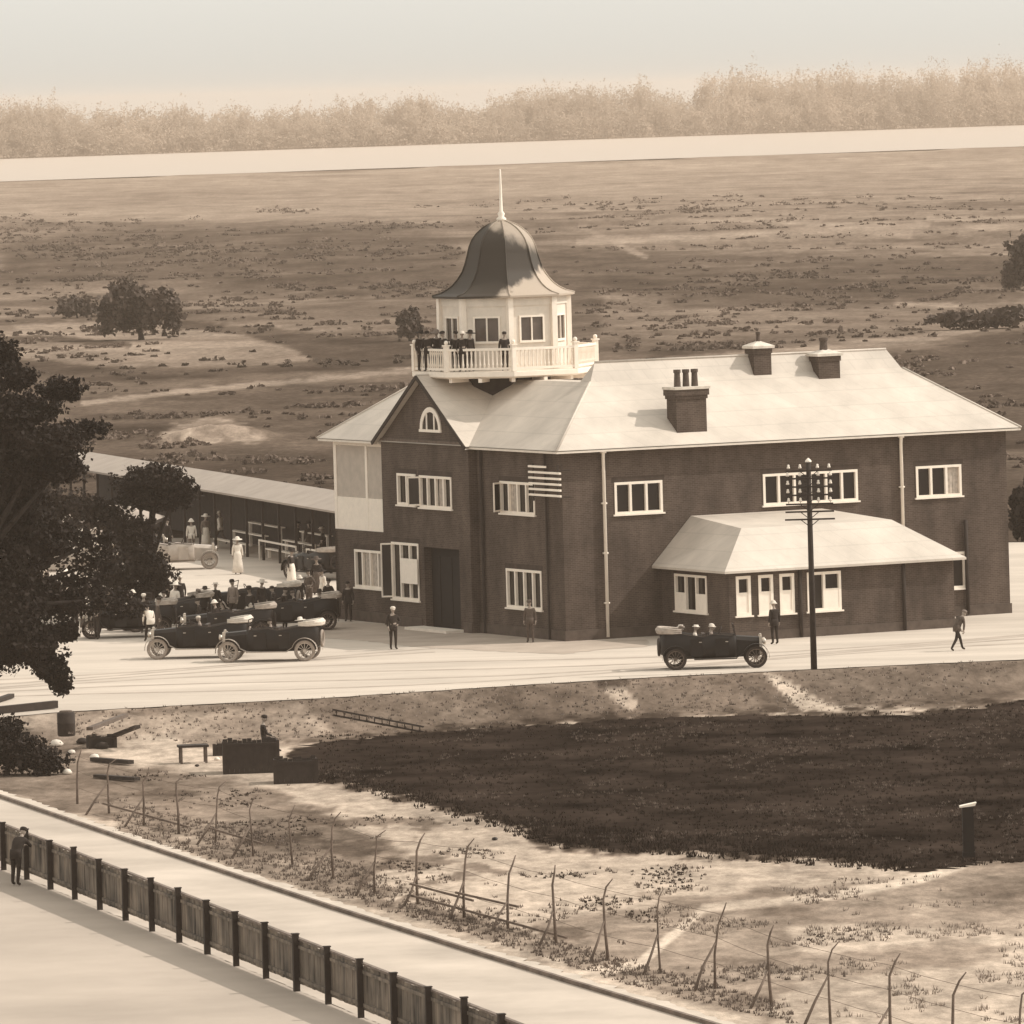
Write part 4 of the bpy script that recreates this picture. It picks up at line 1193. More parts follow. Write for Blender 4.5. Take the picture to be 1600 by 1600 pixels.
# ---------------------------------------------------------------- telegraph pole
pb = G(1272, 1046); sP = F/pb.y
pole = empty("telegraph_pole", pb); tag(pole, "tall dark telegraph pole with seven crossarms at the roadside", "telegraph pole")
ph_ = 325/sP
m = MB(); m.smooth = True; m.path([(0,0,-.3),(0,0,ph_*.5),(0.0,0,ph_)], [.13,.11,.095], 12); m.ball((0,0,ph_+.02), .1, 8, sc=(1,1,.5)); m.build("pole", DARKW, pole)
m = MB(); m.lathe([(.13,0),(.12,.06),(.02,.16)], (0,0,ph_-.02), 10); m.build("pole_cap", WHITE, pole)
arms = [(735,36),(747,38),(760,38),(773,38),(787,37),(799,38),(811,39)]
for k, (v, hw_) in enumerate(arms):
    z = (1046-v)/sP
    m = MB(); m.bar((-hw_/sP, -.16, z), (hw_/sP, -.16, z), .06, .065)
    m.bar((-.35,-.2,z-.02),(0,-.13,z-.3),.02,.03); m.bar((.35,-.2,z-.02),(0,-.13,z-.3),.02,.03)
    arm = m.build("crossarm", DARKW, pole)
    for x in (-hw_/sP*.88, -hw_/sP*.38, hw_/sP*.38, hw_/sP*.88):
        if k >= 5: continue
        m = MB(); m.smooth = True
        m.path([(x,-.16,z+.04),(x,-.16,z+.12)], .012, 5, 1)
        m.lathe([(.03,.0),(.07,.02),(.06,.07),(.04,.10),(.05,.14),(.02,.17)], (x,-.16,z+.09), 9)
        m.build("insulator", [WHITE, DARKW], arm)

# ---------------------------------------------------------------- long shelter behind the yard
e0_, e1_ = atY(520, 797, 388), atY(138, 735, 437)
EH = 3.15
def onz(u, v, z): return P(u, v, z)
pA, pB = onz(560, 805, EH), onz(60, 722, EH)
d_ = pB - pA; L = Vector((d_.x, d_.y, 0)).length; rzs = math.atan2(d_.y, d_.x)
sh = empty("grandstand_shelter", (pA.x, pA.y, 0), rzs); tag(sh, "long open sided shelter with pale roof behind the entrance yard", "shelter")
# local: x along the shelter, camera side is +y or -y
side = 1 if Vector((math.cos(rzs+math.pi/2), math.sin(rzs+math.pi/2))).dot(Vector((-.3,-1))) > 0 else -1
m = MB()
def sbox(x0,x1,y0,y1,z0,z1): m.box(x0,x1,min(y0*side,y1*side),max(y0*side,y1*side),z0,z1)
W_ = 3.8
fr_ = [(0,0,EH),(L,0,EH),(L,-W_*side/2,EH+.66),(0,-W_*side/2,EH+.66),(0,-W_*side,EH),(L,-W_*side,EH)]
m.add(fr_, [(0,1,2,3),(3,2,5,4)] if side == -1 else [(3,2,1,0),(4,5,2,3)])
m.add([(x,y,z-.1) for x,y,z in fr_], [(0,1,2,3),(3,2,5,4)])
m.add([(0,0,EH),(L,0,EH),(L,0,EH-.1),(0,0,EH-.1)], [(0,1,2,3)])
m.build("roof", mat("shelter_roof", S(.34), .7, .12, .8), sh)
n = int(L/3.2)
for k in range(n+1):
    m = MB(); sbox(L*k/n-.06, L*k/n+.06, -.25, -.37, 0, EH-.12); m.build("post", DARKW, sh)
m = MB(); sbox(0, L, -W_+.3, -W_+.4, 0, EH-.15); m.build("back_wall", DARKW, sh)
for k, zz in enumerate((.45, .85, 1.25)):
    for (s0, s1) in ((.5+k, 5.5+k), (7, 13-k), (15+k*.7, 22), (26, 33)):
        if (k == 1 and s0 == 7 and False): continue
        m = MB(); sbox(s0, s1, -.9-k*.9, -1.2-k*.9, zz, zz+.06); sbox(s0+.3, s0+.4, -.95-k*.9, -1.1-k*.9, 0, zz); sbox(s1-.4, s1-.3, -.95-k*.9, -1.1-k*.9, 0, zz)
        m.build("bench", WHITE, sh)
for zz, s0, s1 in ((1.0, 3, 10.5), (1.0, 12.5, 20)):
    m = MB(); sbox(s0, s1, -.05, -.11, zz, zz+.09); sbox(s0, s0+.09, -.05, -.11, 0, zz); sbox(s1-.09, s1, -.05, -.11, 0, zz); m.build("rail", WHITE2, sh)

# small shelter under the trees
kb = P(170, 862, 0)
ki = empty("garden_shelter", kb, R(-6)); tag(ki, "small open shelter with shallow pale hipped roof under the trees", "shelter")
s_ = F/kb.y
kw, kd, kz = 2.75, 2.0, (862-812)/s_
m = MB()
m.add([(-kw,-kd,kz),(kw,-kd,kz),(kw,kd,kz),(-kw,kd,kz),(-.9,0,kz+.75),(.9,0,kz+.75)], [(0,1,5,4),(1,2,5),(2,3,4,5),(3,0,4)])
m.build("roof", MATS["shelter_roof"], ki)
m = MB(); m.box(-kw,kw,-kd-.05,-kd,kz-.16,kz-.003); m.box(-kw,kw,kd,kd+.05,kz-.16,kz-.003); m.box(-kw-.05,-kw,-kd,kd,kz-.16,kz-.003); m.box(kw,kw+.05,-kd,kd,kz-.16,kz-.003); m.build("fascia", DARKW, ki)
for x in (-2.5,-.9,.9,2.5):
    for y in (-1.8,1.8):
        m = MB(); m.box(x-.06,x+.06,y-.06,y+.06,0,kz-.17); m.build("post", DARKW, ki)
m = MB(); m.box(-2.4,2.4,-1.0,-.6,.42,.48); m.box(-2.2,-2.1,-.95,-.65,0,.42); m.box(2.1,2.2,-.95,-.65,0,.42); m.build("bench", WHITE, ki)

# ---------------------------------------------------------------- touring cars
def touring_car(name, label, paint=BLACKP, hoodm=None, tyre=RUB, topm=CANVAS, group="touring cars around the clubhouse yard", wing=BLACKP):
    root = empty(name); tag(root, label, "car", group)
    hoodm = hoodm or paint
    WB, TR, WR = 3.05, .68, .41
    fx, rxx = 1.45, -1.6
    # body tub: sections along x
    m = MB(); m.smooth = True
    secs = [(-2.15,.42,.60,1.28),(-1.98,.60,.46,1.38),(-1.3,.68,.40,1.36),(-.75,.68,.40,1.26),(-.5,.68,.40,1.22),(-.15,.66,.40,1.32),(.25,.64,.40,1.26),(.62,.58,.40,1.24),(.72,.50,.40,1.28)]
    prof = lambda w, z0, z1: [(-w*.80,z0),(-w,z0+.12),(-w*1.02,(z0+z1)/2),(-w*.96,z1-.04),(-w*.9,z1),(-w*.82,z1-.03),(-w*.80,z0+.25),(w*.80,z0+.25),(w*.82,z1-.03),(w*.9,z1),(w*.96,z1-.04),(w*1.02,(z0+z1)/2),(w,z0+.12),(w*.80,z0)]
    vs = []; n = 14
    for x, w, z0, z1 in secs: vs += [(x, y, z) for y, z in prof(w, z0, z1)]
    fs = [(i*n+j, i*n+(j+1)%n, (i+1)*n+(j+1)%n, (i+1)*n+j) for i in range(len(secs)-1) for j in range(n)]
    fs += [tuple(range(n-1,-1,-1)), tuple((len(secs)-1)*n+j for j in range(n))]
    m.add(vs, fs); m.build("body", paint, root)
    for x0, x1 in ((-1.02,-.58),(-.08,.42)):
        for sy in (-1, 1):
            m = MB(); y = sy*.685
            m.box(x0, x1, min(y,y+sy*.012), max(y,y+sy*.012), .50, 1.16); d_o = m.build("door", paint, root)
            m = MB(); m.box(x1-.12, x1-.02, min(y+sy*.013,y+sy*.05), max(y+sy*.013,y+sy*.05), 1.02, 1.05); m.build("handle", METAL, d_o)
    m = MB()
    for sy in (-1, 1): m.path([(-1.95,sy*.585,1.385),(-1.3,sy*.655,1.365),(-.6,sy*.655,1.24),(-.15,sy*.635,1.325),(.62,sy*.56,1.25)], .018, 5)
    m.build("coaming", LEATHER, root)
    m = MB(); m.smooth = False
    hs = [(.70,.42,.42,1.24),(1.1,.40,.44,1.20),(1.60,.36,.48,1.16)]
    hp = lambda w, z0, z1: [(-w,z0),(-w,z1-.16),(-w*.62,z1-.03),(0,z1),(w*.62,z1-.03),(w,z1-.16),(w,z0)]
    vs = []; n = 7
    for x, w, z0, z1 in hs: vs += [(x,y,z) for y,z in hp(w,z0,z1)]
    fs = [(i*n+j, i*n+(j+1)%n, (i+1)*n+(j+1)%n, (i+1)*n+j) for i in range(2) for j in range(n)] + [tuple(range(n-1,-1,-1)), tuple(2*n+j for j in range(n))]
    m.add(vs, fs); m.build("bonnet", hoodm, root)
    m = MB(); m.box(1.601, 1.71, -.36, .36, .45, 1.18); m.lathe([(.05,0),(.06,.06),(.02,.09)], (1.65,0,1.18), 8); m.build("radiator", METAL, root)
    m = MB(); m.box(-2.0, 1.6, -.38, -.30, .42, .52); m.box(-2.0, 1.6, .30, .38, .42, .52); m.path([(fx,-TR,WR),(fx,TR,WR)], .03, 6); m.path([(rxx,-TR,WR),(rxx,TR,WR)], .05, 6); m.box(-1.95,.7,-.4,.4,.52,.56)
    m.build("chassis", BLACKP, root)
    for sx_ in (fx, rxx):
        for sy in (-1, 1):
            m = MB(); m.smooth = True; m.torus((0,0,0), WR-.045, .055, 'y', 28, 8)
            w_ = m.build("wheel", tyre, root, (sx_, sy*TR, WR+.0))
            m = MB(); m.torus((0,0,0), WR-.105, .022, 'y', 28, 6)
            for k in range(12):
                t_ = k*math.pi/6; m.path([(0.03*math.cos(t_),0,.03*math.sin(t_)),((WR-.1)*math.cos(t_),0,(WR-.1)*math.sin(t_))], .014, 5)
            m.path([(0,-.07,0),(0,.07,0)], .06, 10); m.build("spokes", LIGHTP if tyre is RUBL else MIDW, w_)
            # mudguard
            m = MB(); m.smooth = True
            r_ = WR+.09; ys = (sy*TR-.12, sy*TR+.12)
            a0, a1 = (R(-5), R(165)) if sx_ == fx else (R(15), R(185))
            pts = []
            for k in range(15):
                t_ = a0+(a1-a0)*k/14; pts.append((sx_+r_*math.cos(t_), WR+r_*math.sin(t_)))
            if sx_ == fx: pts.append((fx-.75, .40))
            else: pts.insert(0, (rxx+.72, .40))
            for k in range(len(pts)-1):
                (xa_, za_), (xb_, zb_) = pts[k], pts[k+1]
                m.add([(xa_,ys[0],za_),(xa_,ys[1],za_),(xb_,ys[1],zb_),(xb_,ys[0],zb_),(xa_,ys[0],za_+.02),(xa_,ys[1],za_+.02),(xb_,ys[1],zb_+.02),(xb_,ys[0],zb_+.02)],
                      [(0,1,2,3),(7,6,5,4),(0,4,5,1),(2,6,7,3),(1,5,6,2),(3,7,4,0)])
            m.build("mudguard", wing, root)
    for sy in (-1, 1):
        m = MB(); m.box(rxx+.70, fx-.73, min(sy*.56,sy*.82), max(sy*.56,sy*.82), .37, .40); m.build("running_board", wing, root)
        m = MB(); m.smooth = True; m.lathe([(.03,-.10),(.10,-.06),(.12,.03),(.10,.035)], (0,0,0), 12)
        h_ = m.build("headlight", METAL, root, (1.80, sy*.36, .98)); h_.rotation_euler = (0, R(90), 0)
    for x0 in (-1.75, -.45):
        m = MB(); m.box(x0, x0+.55, -.52, .52, .62, .92); m.box(x0-.12, x0+.0, -.54, .54, .62, 1.34); m.build("seat", LEATHER, root)
    m = MB(); m.smooth = True; m.torus((0,0,0), .20, .018, 'x', 20, 6); m.path([(0,0,0),(.45,0,-.35)], .015, 5)
    s2 = m.build("steering_wheel", DARKW, root, (.12, .30, 1.36)); s2.rotation_euler = (0, R(25), 0)
    m = MB(); m.bar((.70,-.5,1.24),(.62,-.5,1.66),.03,.03); m.bar((.70,.5,1.24),(.62,.5,1.66),.03,.03); m.bar((.62,-.5,1.66),(.62,.5,1.66),.03,.03); m.bar((.66,-.5,1.45),(.66,.5,1.45),.02,.02); m.build("windscreen", DARKW, root)
    m = MB(); m.smooth = True
    for k, (z, xo) in enumerate(((1.40,0),(1.47,-.02),(1.53,.03))):
        m.path([(-1.35,-.62,z-.02),(-2.0+xo,-.60,z+.03),(-2.22+xo,-.3,z+.04),(-2.22+xo,.3,z+.04),(-2.0+xo,.60,z+.03),(-1.35,.62,z-.02)], [.03,.06,.075,.075,.06,.03], 7)
    m.build("folded_top", topm, root)
    m = MB(); m.smooth = True; m.torus((-2.2,0,.85), .30, .055, 'x', 22, 8); m.build("spare_wheel", tyre, root)
    return root
def place(o, u, v, heading, z=None):
    p = G(u, v) if z is None else P(u, v, z)
    o.location = (p.x, p.y, (p.z if z is None else z)+.02); o.rotation_euler = (0, 0, R(heading)); return o

carA = touring_car("touring_car", "dark open touring car on the road before the annex, beside the telegraph pole")
place(carA, 1121, 1044, 1.5)
carB = copy_tree(carA); carB["label"] = "dark touring car with pale bonnet edges nearest the entrance"
# give it its own lighter trim and folded hood
carB2 = touring_car("touring_car", carB["label"], hoodm=BLACKP, tyre=RUBL, wing=LIGHTP, topm=mat("white_canvas", S(.62), .9, .2, 5))
for ch in list(carB.children):
    for g in list(ch.children): bpy.data.objects.remove(g)
    bpy.data.objects.remove(ch)
bpy.data.objects.remove(carB)
place(carB2, 418, 1033, 172)
def ccopy(src, label, u, v, h):
    c = copy_tree(src); c["label"] = label; place(c, u, v, h); return c
carC = ccopy(carB2, "open car with pale wings and tyres, half hidden left of the nearest parked car", 306, 1028, 176)
carD = ccopy(carA, "dark touring car parked behind the others, beside the entrance wall", 452, 986, 188)
carE = touring_car("touring_car", "pale bodied open car parked across the bright yard under the shade tree", paint=LIGHTP, tyre=RUBL, wing=LIGHTP)
place(carE, 282, 890, 2)
carF = ccopy(carA, "dark car parked deep in the shade left of the shade tree", 150, 968, 178)
carG = ccopy(carE, "pale car in the shade beneath the large spreading tree", 95, 905, 170)
carH = ccopy(carA, "dark car standing behind the pale car near the small shelter", 205, 876, 10)
carI = ccopy(carA, "dark car nosed in beside the trunk of the shade tree", 255, 985, 200)
carJ = ccopy(carA, "dark car under the shelter roof behind the entrance porch", 492, 905, 120)

carK = ccopy(carA, "dark car squeezed behind the pale winged pair of parked cars", 350, 1003, 184)
carL = ccopy(carB2, "pale winged car farthest back in the packed group before the entrance", 392, 966, 170)
carN = ccopy(carA, "dark car in front of the shade tree, left of the packed cars", 196, 996, 182)
carM = ccopy(carA, "dark car at the left edge under the spreading tree", 40, 955, 5)
for c_ in (carA, carB2, carC): c_.scale = (1.05, 1.0, 1.04)
# ---------------------------------------------------------------- people
def skin_body(joints, edges, radii, root='pelvis'):
    names = list(joints); ix = {n: i for i, n in enumerate(names)}
    me = bpy.data.meshes.new("tmp"); me.from_pydata([joints[n] for n in names], [(ix[a], ix[b_]) for a, b_ in edges], []); me.update()
    o = bpy.data.objects.new("tmp", me); COL.objects.link(o)
    md = o.modifiers.new("s", 'SKIN'); md.use_smooth_shade = True
    sv = me.skin_vertices[0].data
    for n in names:
        r_ = radii[n]; sv[ix[n]].radius = r_ if isinstance(r_, tuple) else (r_, r_)
        sv[ix[n]].use_root = (n == root)
    s2 = o.modifiers.new("ss", 'SUBSURF'); s2.levels = 1; s2.render_levels = 1
    dg = bpy.context.evaluated_depsgraph_get(); dg.update()
    out = bpy.data.meshes.new_from_object(o.evaluated_get(dg))
    bpy.data.objects.remove(o)
    vs = [tuple(v.co) for v in out.vertices]; fs = [tuple(p.vertices) for p in out.polygons]
    return vs, fs
BASEJ = dict(pelvis=(0,0,.95), belly=(0,0,1.10), chest=(0,.01,1.30), neckb=(0,.01,1.45), neck=(0,-.005,1.53), headc=(0,-.02,1.60),
    shL=(.18,.01,1.41), elL=(.235,.03,1.13), wrL=(.25,-.03,.89), paL=(.252,-.045,.83),
    shR=(-.18,.01,1.41), elR=(-.235,.03,1.13), wrR=(-.25,-.03,.89), paR=(-.252,-.045,.83),
    hiL=(.095,0,.90), knL=(.105,-.02,.50), anL=(.11,.03,.09), toL=(.125,-.13,.045),
    hiR=(-.095,0,.90), knR=(-.105,-.02,.50), anR=(-.11,.03,.09), toR=(-.125,-.13,.045))
EDG = [('pelvis','belly'),('belly','chest'),('chest','neckb'),('neckb','neck'),('neck','headc'),('chest','shL'),('shL','elL'),('elL','wrL'),('wrL','paL'),
       ('chest','shR'),('shR','elR'),('elR','wrR'),('wrR','paR'),('pelvis','hiL'),('hiL','knL'),('knL','anL'),('anL','toL'),('pelvis','hiR'),('hiR','knR'),('knR','anR'),('anR','toR')]
RAD = dict(pelvis=(.165,.125), belly=(.15,.115), chest=(.165,.125), neckb=.075, neck=.055, headc=.06, shL=.075, elL=.052, wrL=.036, paL=(.038,.020), shR=.075, elR=.052, wrR=.036, paR=(.038,.020),
       hiL=.105, knL=.07, anL=.048, toL=(.045,.035), hiR=.105, knR=.07, anR=.048, toR=(.045,.035))
def person_data(pose=None, skirt=False, headdir=(0,-1,0)):
    J = {k: Vector(v) for k, v in BASEJ.items()}
    for k, v in (pose or {}).items(): J[k] = Vector(v)
    vs, fs = skin_body(J, EDG, RAD)
    m = MB(); m.smooth = True
    o = len(m.v)
    segs = {'top': [('belly','chest'),('chest','neckb'),('chest','shL'),('chest','shR'),('shL','elL'),('shR','elR'),('elL','wrL'),('elR','wrR')],
            'bot': [('pelvis','hiL'),('pelvis','hiR'),('hiL','knL'),('hiR','knR'),('knL','anL'),('knR','anR')],
            'skin': [('neck','headc'),('wrL','paL'),('wrR','paR')], 'shoe': [('anL','toL'),('anR','toR')]}
    order = ['skin','top','bot','shoe']
    def dseg(p, a_, b_):
        ab = b_-a_; t_ = max(0, min(1, (p-a_).dot(ab)/max(1e-9, ab.length_squared))); return (p-a_-ab*t_).length
    m.v = list(vs)
    for f in fs:
        c = sum((Vector(vs[i]) for i in f), Vector())/len(f)
        best = min(((dseg(c, J[a_], J[b_]) - (.03 if g == 'skin' else 0) + (0.02 if g == 'shoe' else 0), g) for g in order for a_, b_ in segs[g]), key=lambda t_: t_[0])[1]
        if best == 'skin' and (c - J['neckb']).length < .05: best = 'top'
        m.f.append(f); m.m.append(order.index(best))
    # head with nose, ears, chin
    hd = Vector(headdir).normalized(); up = (J['headc']-J['neckb']).normalized(); up = (up + Vector((0,0,1))).normalized()
    sd_ = hd.cross(up).normalized(); hd = up.cross(sd_).normalized()
    C0 = J['headc'] + up*.06 + hd*.015
    n = 12; k_ = 10; hv = []
    for i in range(k_+1):
        la = -math.pi/2 + math.pi*i/k_
        for j in range(n):
            lo_ = 2*math.pi*j/n; cx_, cy_, cz_ = math.cos(la)*math.cos(lo_), math.cos(la)*math.sin(lo_), math.sin(la)
            fx_ = .100 if cx_ > 0 else .095; wz = 1 - .28*max(0, -cz_)
            x_, y_, z_ = cx_*fx_*wz, cy_*.076*wz, cz_*.122
            if j == 0 and 4 <= i <= 5: x_ += .022
            if j in (3, 9) and i == 5: y_ *= 1.22
            if cx_ > .3 and i == 1: x_ += .02
            hv.append(C0 + hd*x_ + sd_*y_ + up*z_)
    m.add(hv, [(i*n+j, i*n+(j+1)%n, (i+1)*n+(j+1)%n, (i+1)*n+j) for i in range(k_) for j in range(n)], 0)
    for s_ in (-1, 1):
        m.ball(C0 + hd*.088 + sd_*.032*s_ + up*.012, .011, 6, 4)
    m.bar(C0 + hd*.092 - sd_*.022 - up*.055, C0 + hd*.092 + sd_*.022 - up*.055, .008, .008, 5)
    # fingers
    for S_ in ('L', 'R'):
        w_, p_ = J['wr'+S_], J['pa'+S_]; d = (p_-w_).normalized(); ac = Vector((0,1,0)) if abs(d.y) < .8 else Vector((1,0,0)); ac = (ac - d*ac.dot(d)).normalized(); nn_ = d.cross(ac)
        base_ = p_ + d*.02; inn = nn_ * (1 if (nn_.x*(-1 if S_ == 'L' else 1)) > 0 else -1)
        for q, (of, ln) in enumerate(((-.028,.072),(-.010,.082),(.009,.077),(.026,.060))):
            b0_ = base_ + ac*of - d*.015; m.path([b0_, b0_+d*ln*.5+inn*.006, b0_+d*ln*.8+inn*.022, b0_+d*ln*.92+inn*.036], [.010,.009,.008,.006], 5, 0)
        t0_ = w_ + d*.03 - ac*.02; m.path([t0_, t0_ - ac*.03 + d*.025, t0_ - ac*.036 + d*.055+inn*.01], [.012,.011,.008], 5, 0)
    if skirt:
        c = J['belly']
        m.lathe([(.15,1.12),(.19,.98),(.21,.85),(.24,.5),(.29,.10),(.27,.09)], (0,0,0), 18, 2, sx=1, sy=.85)
    else:   # jacket skirts
        if (J['hiL']-J['knL']).normalized().z > .8:
            m.lathe([(.17,1.06),(.185,.95),(.19,.80),(.18,.79)], (J['pelvis'].x, J['pelvis'].y, J['pelvis'].z-.95), 16, 1, sx=1, sy=.78)
    return m, C0, hd, sd_, up
POSES = {
 'stand': {},
 'hips': dict(elL=(.33,.06,1.17), wrL=(.17,-.08,1.02), paL=(.13,-.10,1.0), elR=(-.26,0,1.12), wrR=(-.24,-.10,.92), paR=(-.235,-.13,.87)),
 'walk': dict(knL=(.10,-.20,.54), anL=(.10,-.32,.12), toL=(.11,-.47,.08), knR=(-.10,.06,.50), anR=(-.10,.36,.17), toR=(-.11,.25,.05), elL=(.24,.14,1.15), wrL=(.25,.12,.90), paL=(.25,.11,.84), elR=(-.24,-.06,1.14), wrR=(-.24,-.22,.96), paR=(-.24,-.27,.93)),
 'stoop': dict(chest=(0,-.16,1.24), belly=(0,-.05,1.08), neckb=(0,-.26,1.35), neck=(0,-.31,1.40), headc=(0,-.35,1.44), shL=(.18,-.2,1.33), shR=(-.18,-.2,1.33), elL=(.24,-.26,1.07), wrL=(.22,-.36,.86), paL=(.21,-.39,.80), elR=(-.24,-.2,1.07), wrR=(-.24,-.16,.82), paR=(-.24,-.15,.76),
               knL=(.12,-.24,.55), anL=(.12,-.36,.10), toL=(.13,-.50,.05), knR=(-.11,.12,.50), anR=(-.12,.40,.12), toR=(-.13,.28,.04)),
 'lean': dict(chest=(0,-.20,1.24), belly=(0,-.08,1.08), neckb=(0,-.31,1.36), neck=(0,-.36,1.42), headc=(0,-.40,1.47), shL=(.18,-.26,1.33), shR=(-.18,-.26,1.33), elL=(.25,-.42,1.12), wrL=(.10,-.60,1.12), paL=(.05,-.62,1.13), elR=(-.25,-.42,1.12), wrR=(-.10,-.60,1.14), paR=(-.05,-.62,1.15),
              anR=(-.14,.14,.09), toR=(-.15,0,.045), knR=(-.12,.03,.5)),
 'sit': dict(pelvis=(0,0,.95), hiL=(.1,-.03,.93), knL=(.12,-.42,.95), anL=(.12,-.50,.55), toL=(.13,-.62,.50), hiR=(-.1,-.03,.93), knR=(-.12,-.42,.95), anR=(-.12,-.50,.55), toR=(-.13,-.62,.50),
             elL=(.25,-.08,1.14), wrL=(.16,-.30,1.06), paL=(.13,-.35,1.05), elR=(-.25,-.08,1.14), wrR=(-.16,-.30,1.06), paR=(-.13,-.35,1.05)),
}
CACHE = {}
def person(label, u, v, heading, pose='stand', top=CDARK, bot=CDARK, hat='cap', skirt=False, z=None, scale=1.0, pt=None, group=None, hatm=None):
    key = (pose, skirt)
    if key not in CACHE:
        mb, C0, hd, sd_, up = person_data(POSES[pose], skirt); CACHE[key] = (mb, C0, hd, sd_, up)
    mb, C0, hd, sd_, up = CACHE[key]
    mk = (pose, skirt, top.name, bot.name)
    if mk not in CACHE: CACHE[mk] = mb.mesh("person", [SKIN, top, bot, RUB, HAIR, MIDW])
    o = bpy.data.objects.new("person", CACHE[mk]); COL.objects.link(o)
    p = pt if pt is not None else (G(u, v) if z is None else P(u, v, z))
    zz = p.z + (.02 if z is None and pt is None else 0)
    o.location = (p.x, p.y, zz); o.rotation_euler = (0, 0, R(heading)); o.scale = (scale,)*3
    tag(o, label, "person", group)
    hk = ('hat', hat, pose, skirt, (hatm or CDARK).name)
    if hk not in CACHE:
        m = MB(); m.smooth = True
        if hat == 'cap': prof = [(.104,-.01),(.112,.03),(.108,.07),(.07,.10),(.01,.11)]
        elif hat == 'boater': prof = [(.17,0),(.172,.012),(.105,.015),(.103,.085),(.01,.09)]
        elif hat == 'topi': prof = [(.17,-.03),(.165,-.01),(.12,.02),(.10,.08),(.05,.13),(.01,.135)]
        elif hat == 'wide': prof = [(.25,-.01),(.25,.005),(.12,.02),(.11,.11),(.06,.14),(.01,.145)]
        else: prof = [(.098,-.03),(.104,.02),(.098,.06),(.06,.085),(.01,.09)]
        m.lathe(prof, (0,0,0), 16)
        if hat == 'cap':
            m.add([(-.06,-.10,.0),(.06,-.10,.0),(.045,-.17,-.015),(-.045,-.17,-.015),(-.06,-.10,.012),(.06,-.10,.012),(.045,-.17,-.003),(-.045,-.17,-.003)], [(3,2,1,0),(4,5,6,7),(2,3,7,6)])
        CACHE[hk] = m.mesh("hat", hatm or CDARK)
    h_ = bpy.data.objects.new("hair" if hat == 'hair' else "hat", CACHE[hk]); COL.objects.link(h_); h_.parent = o
    q = C0 + up*.055
    mtx = Matrix((( -sd_.x, -hd.x, up.x, q.x), (-sd_.y, -hd.y, up.y, q.y), (-sd_.z, -hd.z, up.z, q.z), (0,0,0,1)))
    h_.matrix_local = mtx
    return o

person("man in dark suit and pale cap standing on the road near the entrance", 615, 1016, 20, 'hips', hat='cap', hatm=STRAW)
person("dark suited man standing against the wall by the porch window, right of a similar man", 545, 972, -20, 'stand', hat='hair', hatm=HAIR)
person("dark suited man left of the building's left corner, beside the parked cars", 514, 968, 30, 'hips', hat='cap')
person("man in brown clothes standing in front of the corner wall below the striped bracket", 829, 1005, -10, 'stand', top=CMID, bot=CMID, hat='cap', hatm=CMID)
person("man in long dark coat and pale hat standing at the annex windows", 1211, 1008, -150, 'stand', top=CDARK, bot=CDARK, hat='topi', hatm=STRAW)
person("person in dark clothes stooping mid stride on the bright road at the right", 1496, 1018, 125, 'stoop', top=CMID, bot=CDARK, hat='cap', hatm=CGREY)
person("dark clothed person leaning over the board fence at the lower left", 30, 1392, 150, 'lean', top=CDARK, bot=CDARK, hat='cap', pt=P(26, 1384, LOW)+Vector((0,-.1,.015)), scale=1.05)
person("white clad woman with wide white hat in the bright yard", 372, 898, 10, 'stand', top=CWHITE, bot=CWHITE, hat='wide', skirt=True, hatm=CWHITE)
person("woman in dark top and white skirt walking in the yard by the shelter", 456, 918, 60, 'stand', top=CDARK, bot=CWHITE, hat='wide', skirt=True)
# balcony party
def deck_pt(ang, r_): 
    t_ = math.radians(ang); q = Kc + A*(TCX + r_*math.cos(t_)) + Bv*(TCY + r_*math.sin(t_)); return Vector((q.x, q.y, FZ))
def deck_at(u, Yoff):
    # point on the deck at screen column u and a given distance in front of the tower axis
    c = Kc + A*TCX + Bv*TCY; Y = c.y - Yoff
    a = (u - 800 + (F*(H-FZ-1.2)/Y)*(-sr))*1.0
    return Vector((a*Y/F, Y, FZ))
bp_ = [(657,.9,'dark hat and coat, leftmost','wide',CDARK),(668,1.5,'dark suit beside the leftmost','cap',CDARK),(682,1.0,'dark clothes and grey hat','wide',CGREY),(693,2.4,'dark coat behind the second rail post','cap',CDARK),
       (712,2.9,'dark suit and tall pose before the left window','cap',CDARK),(722,3.2,'dark clothes with pale hat','boater',STRAW),(734,3.1,'dark coat, rightmost of the cluster','wide',CDARK)]
for k, (u, yo, tx, ht, hm) in enumerate(bp_):
    pz = deck_at(u, yo)
    person("person on the dome balcony, " + tx, 0, 0, random.uniform(-60, 40), 'hips' if k % 2 else 'stand', top=CDARK, bot=CDARK, hat=ht, hatm=hm, pt=pz, scale=.98, group="people on the dome balcony")
person("person alone on the dome balcony right of the cluster, in dark clothes", 0, 0, 10, 'stand', hat='hair', hatm=HAIR, pt=deck_at(788, 3.3), scale=.95, group="people on the dome balcony")

# passengers
def seated(car, lx, ly, label, top, hat, hatm, rot=90):
    c = car.location; h_ = car.rotation_euler[2]
    x_ = c.x + lx*math.cos(h_) - ly*math.sin(h_); y_ = c.y + lx*math.sin(h_) + ly*math.cos(h_)
    pt = Vector((x_, y_, c.z + .06))
    return person(label, 0, 0, math.degrees(h_)+rot, 'sit', top=top, bot=CDARK, hat=hat, hatm=hatm, pt=pt, scale=.93, group="people seated in cars")
seated(carA, -.22, .28, "driver with pale cap in the car by the telegraph pole", CDARK, 'cap', STRAW)
seated(carA, -.22, -.28, "passenger in grey coat beside that car's driver, nearer the lawn", CGREY, 'boater', STRAW)
seated(carA, -1.45, .28, "rear passenger with white hat on the building side of the car by the pole", CMID, 'boater', CWHITE)
seated(carA, -1.45, -.28, "rear passenger with grey cap on the lawn side of the car by the pole", CDARK, 'cap', CGREY)
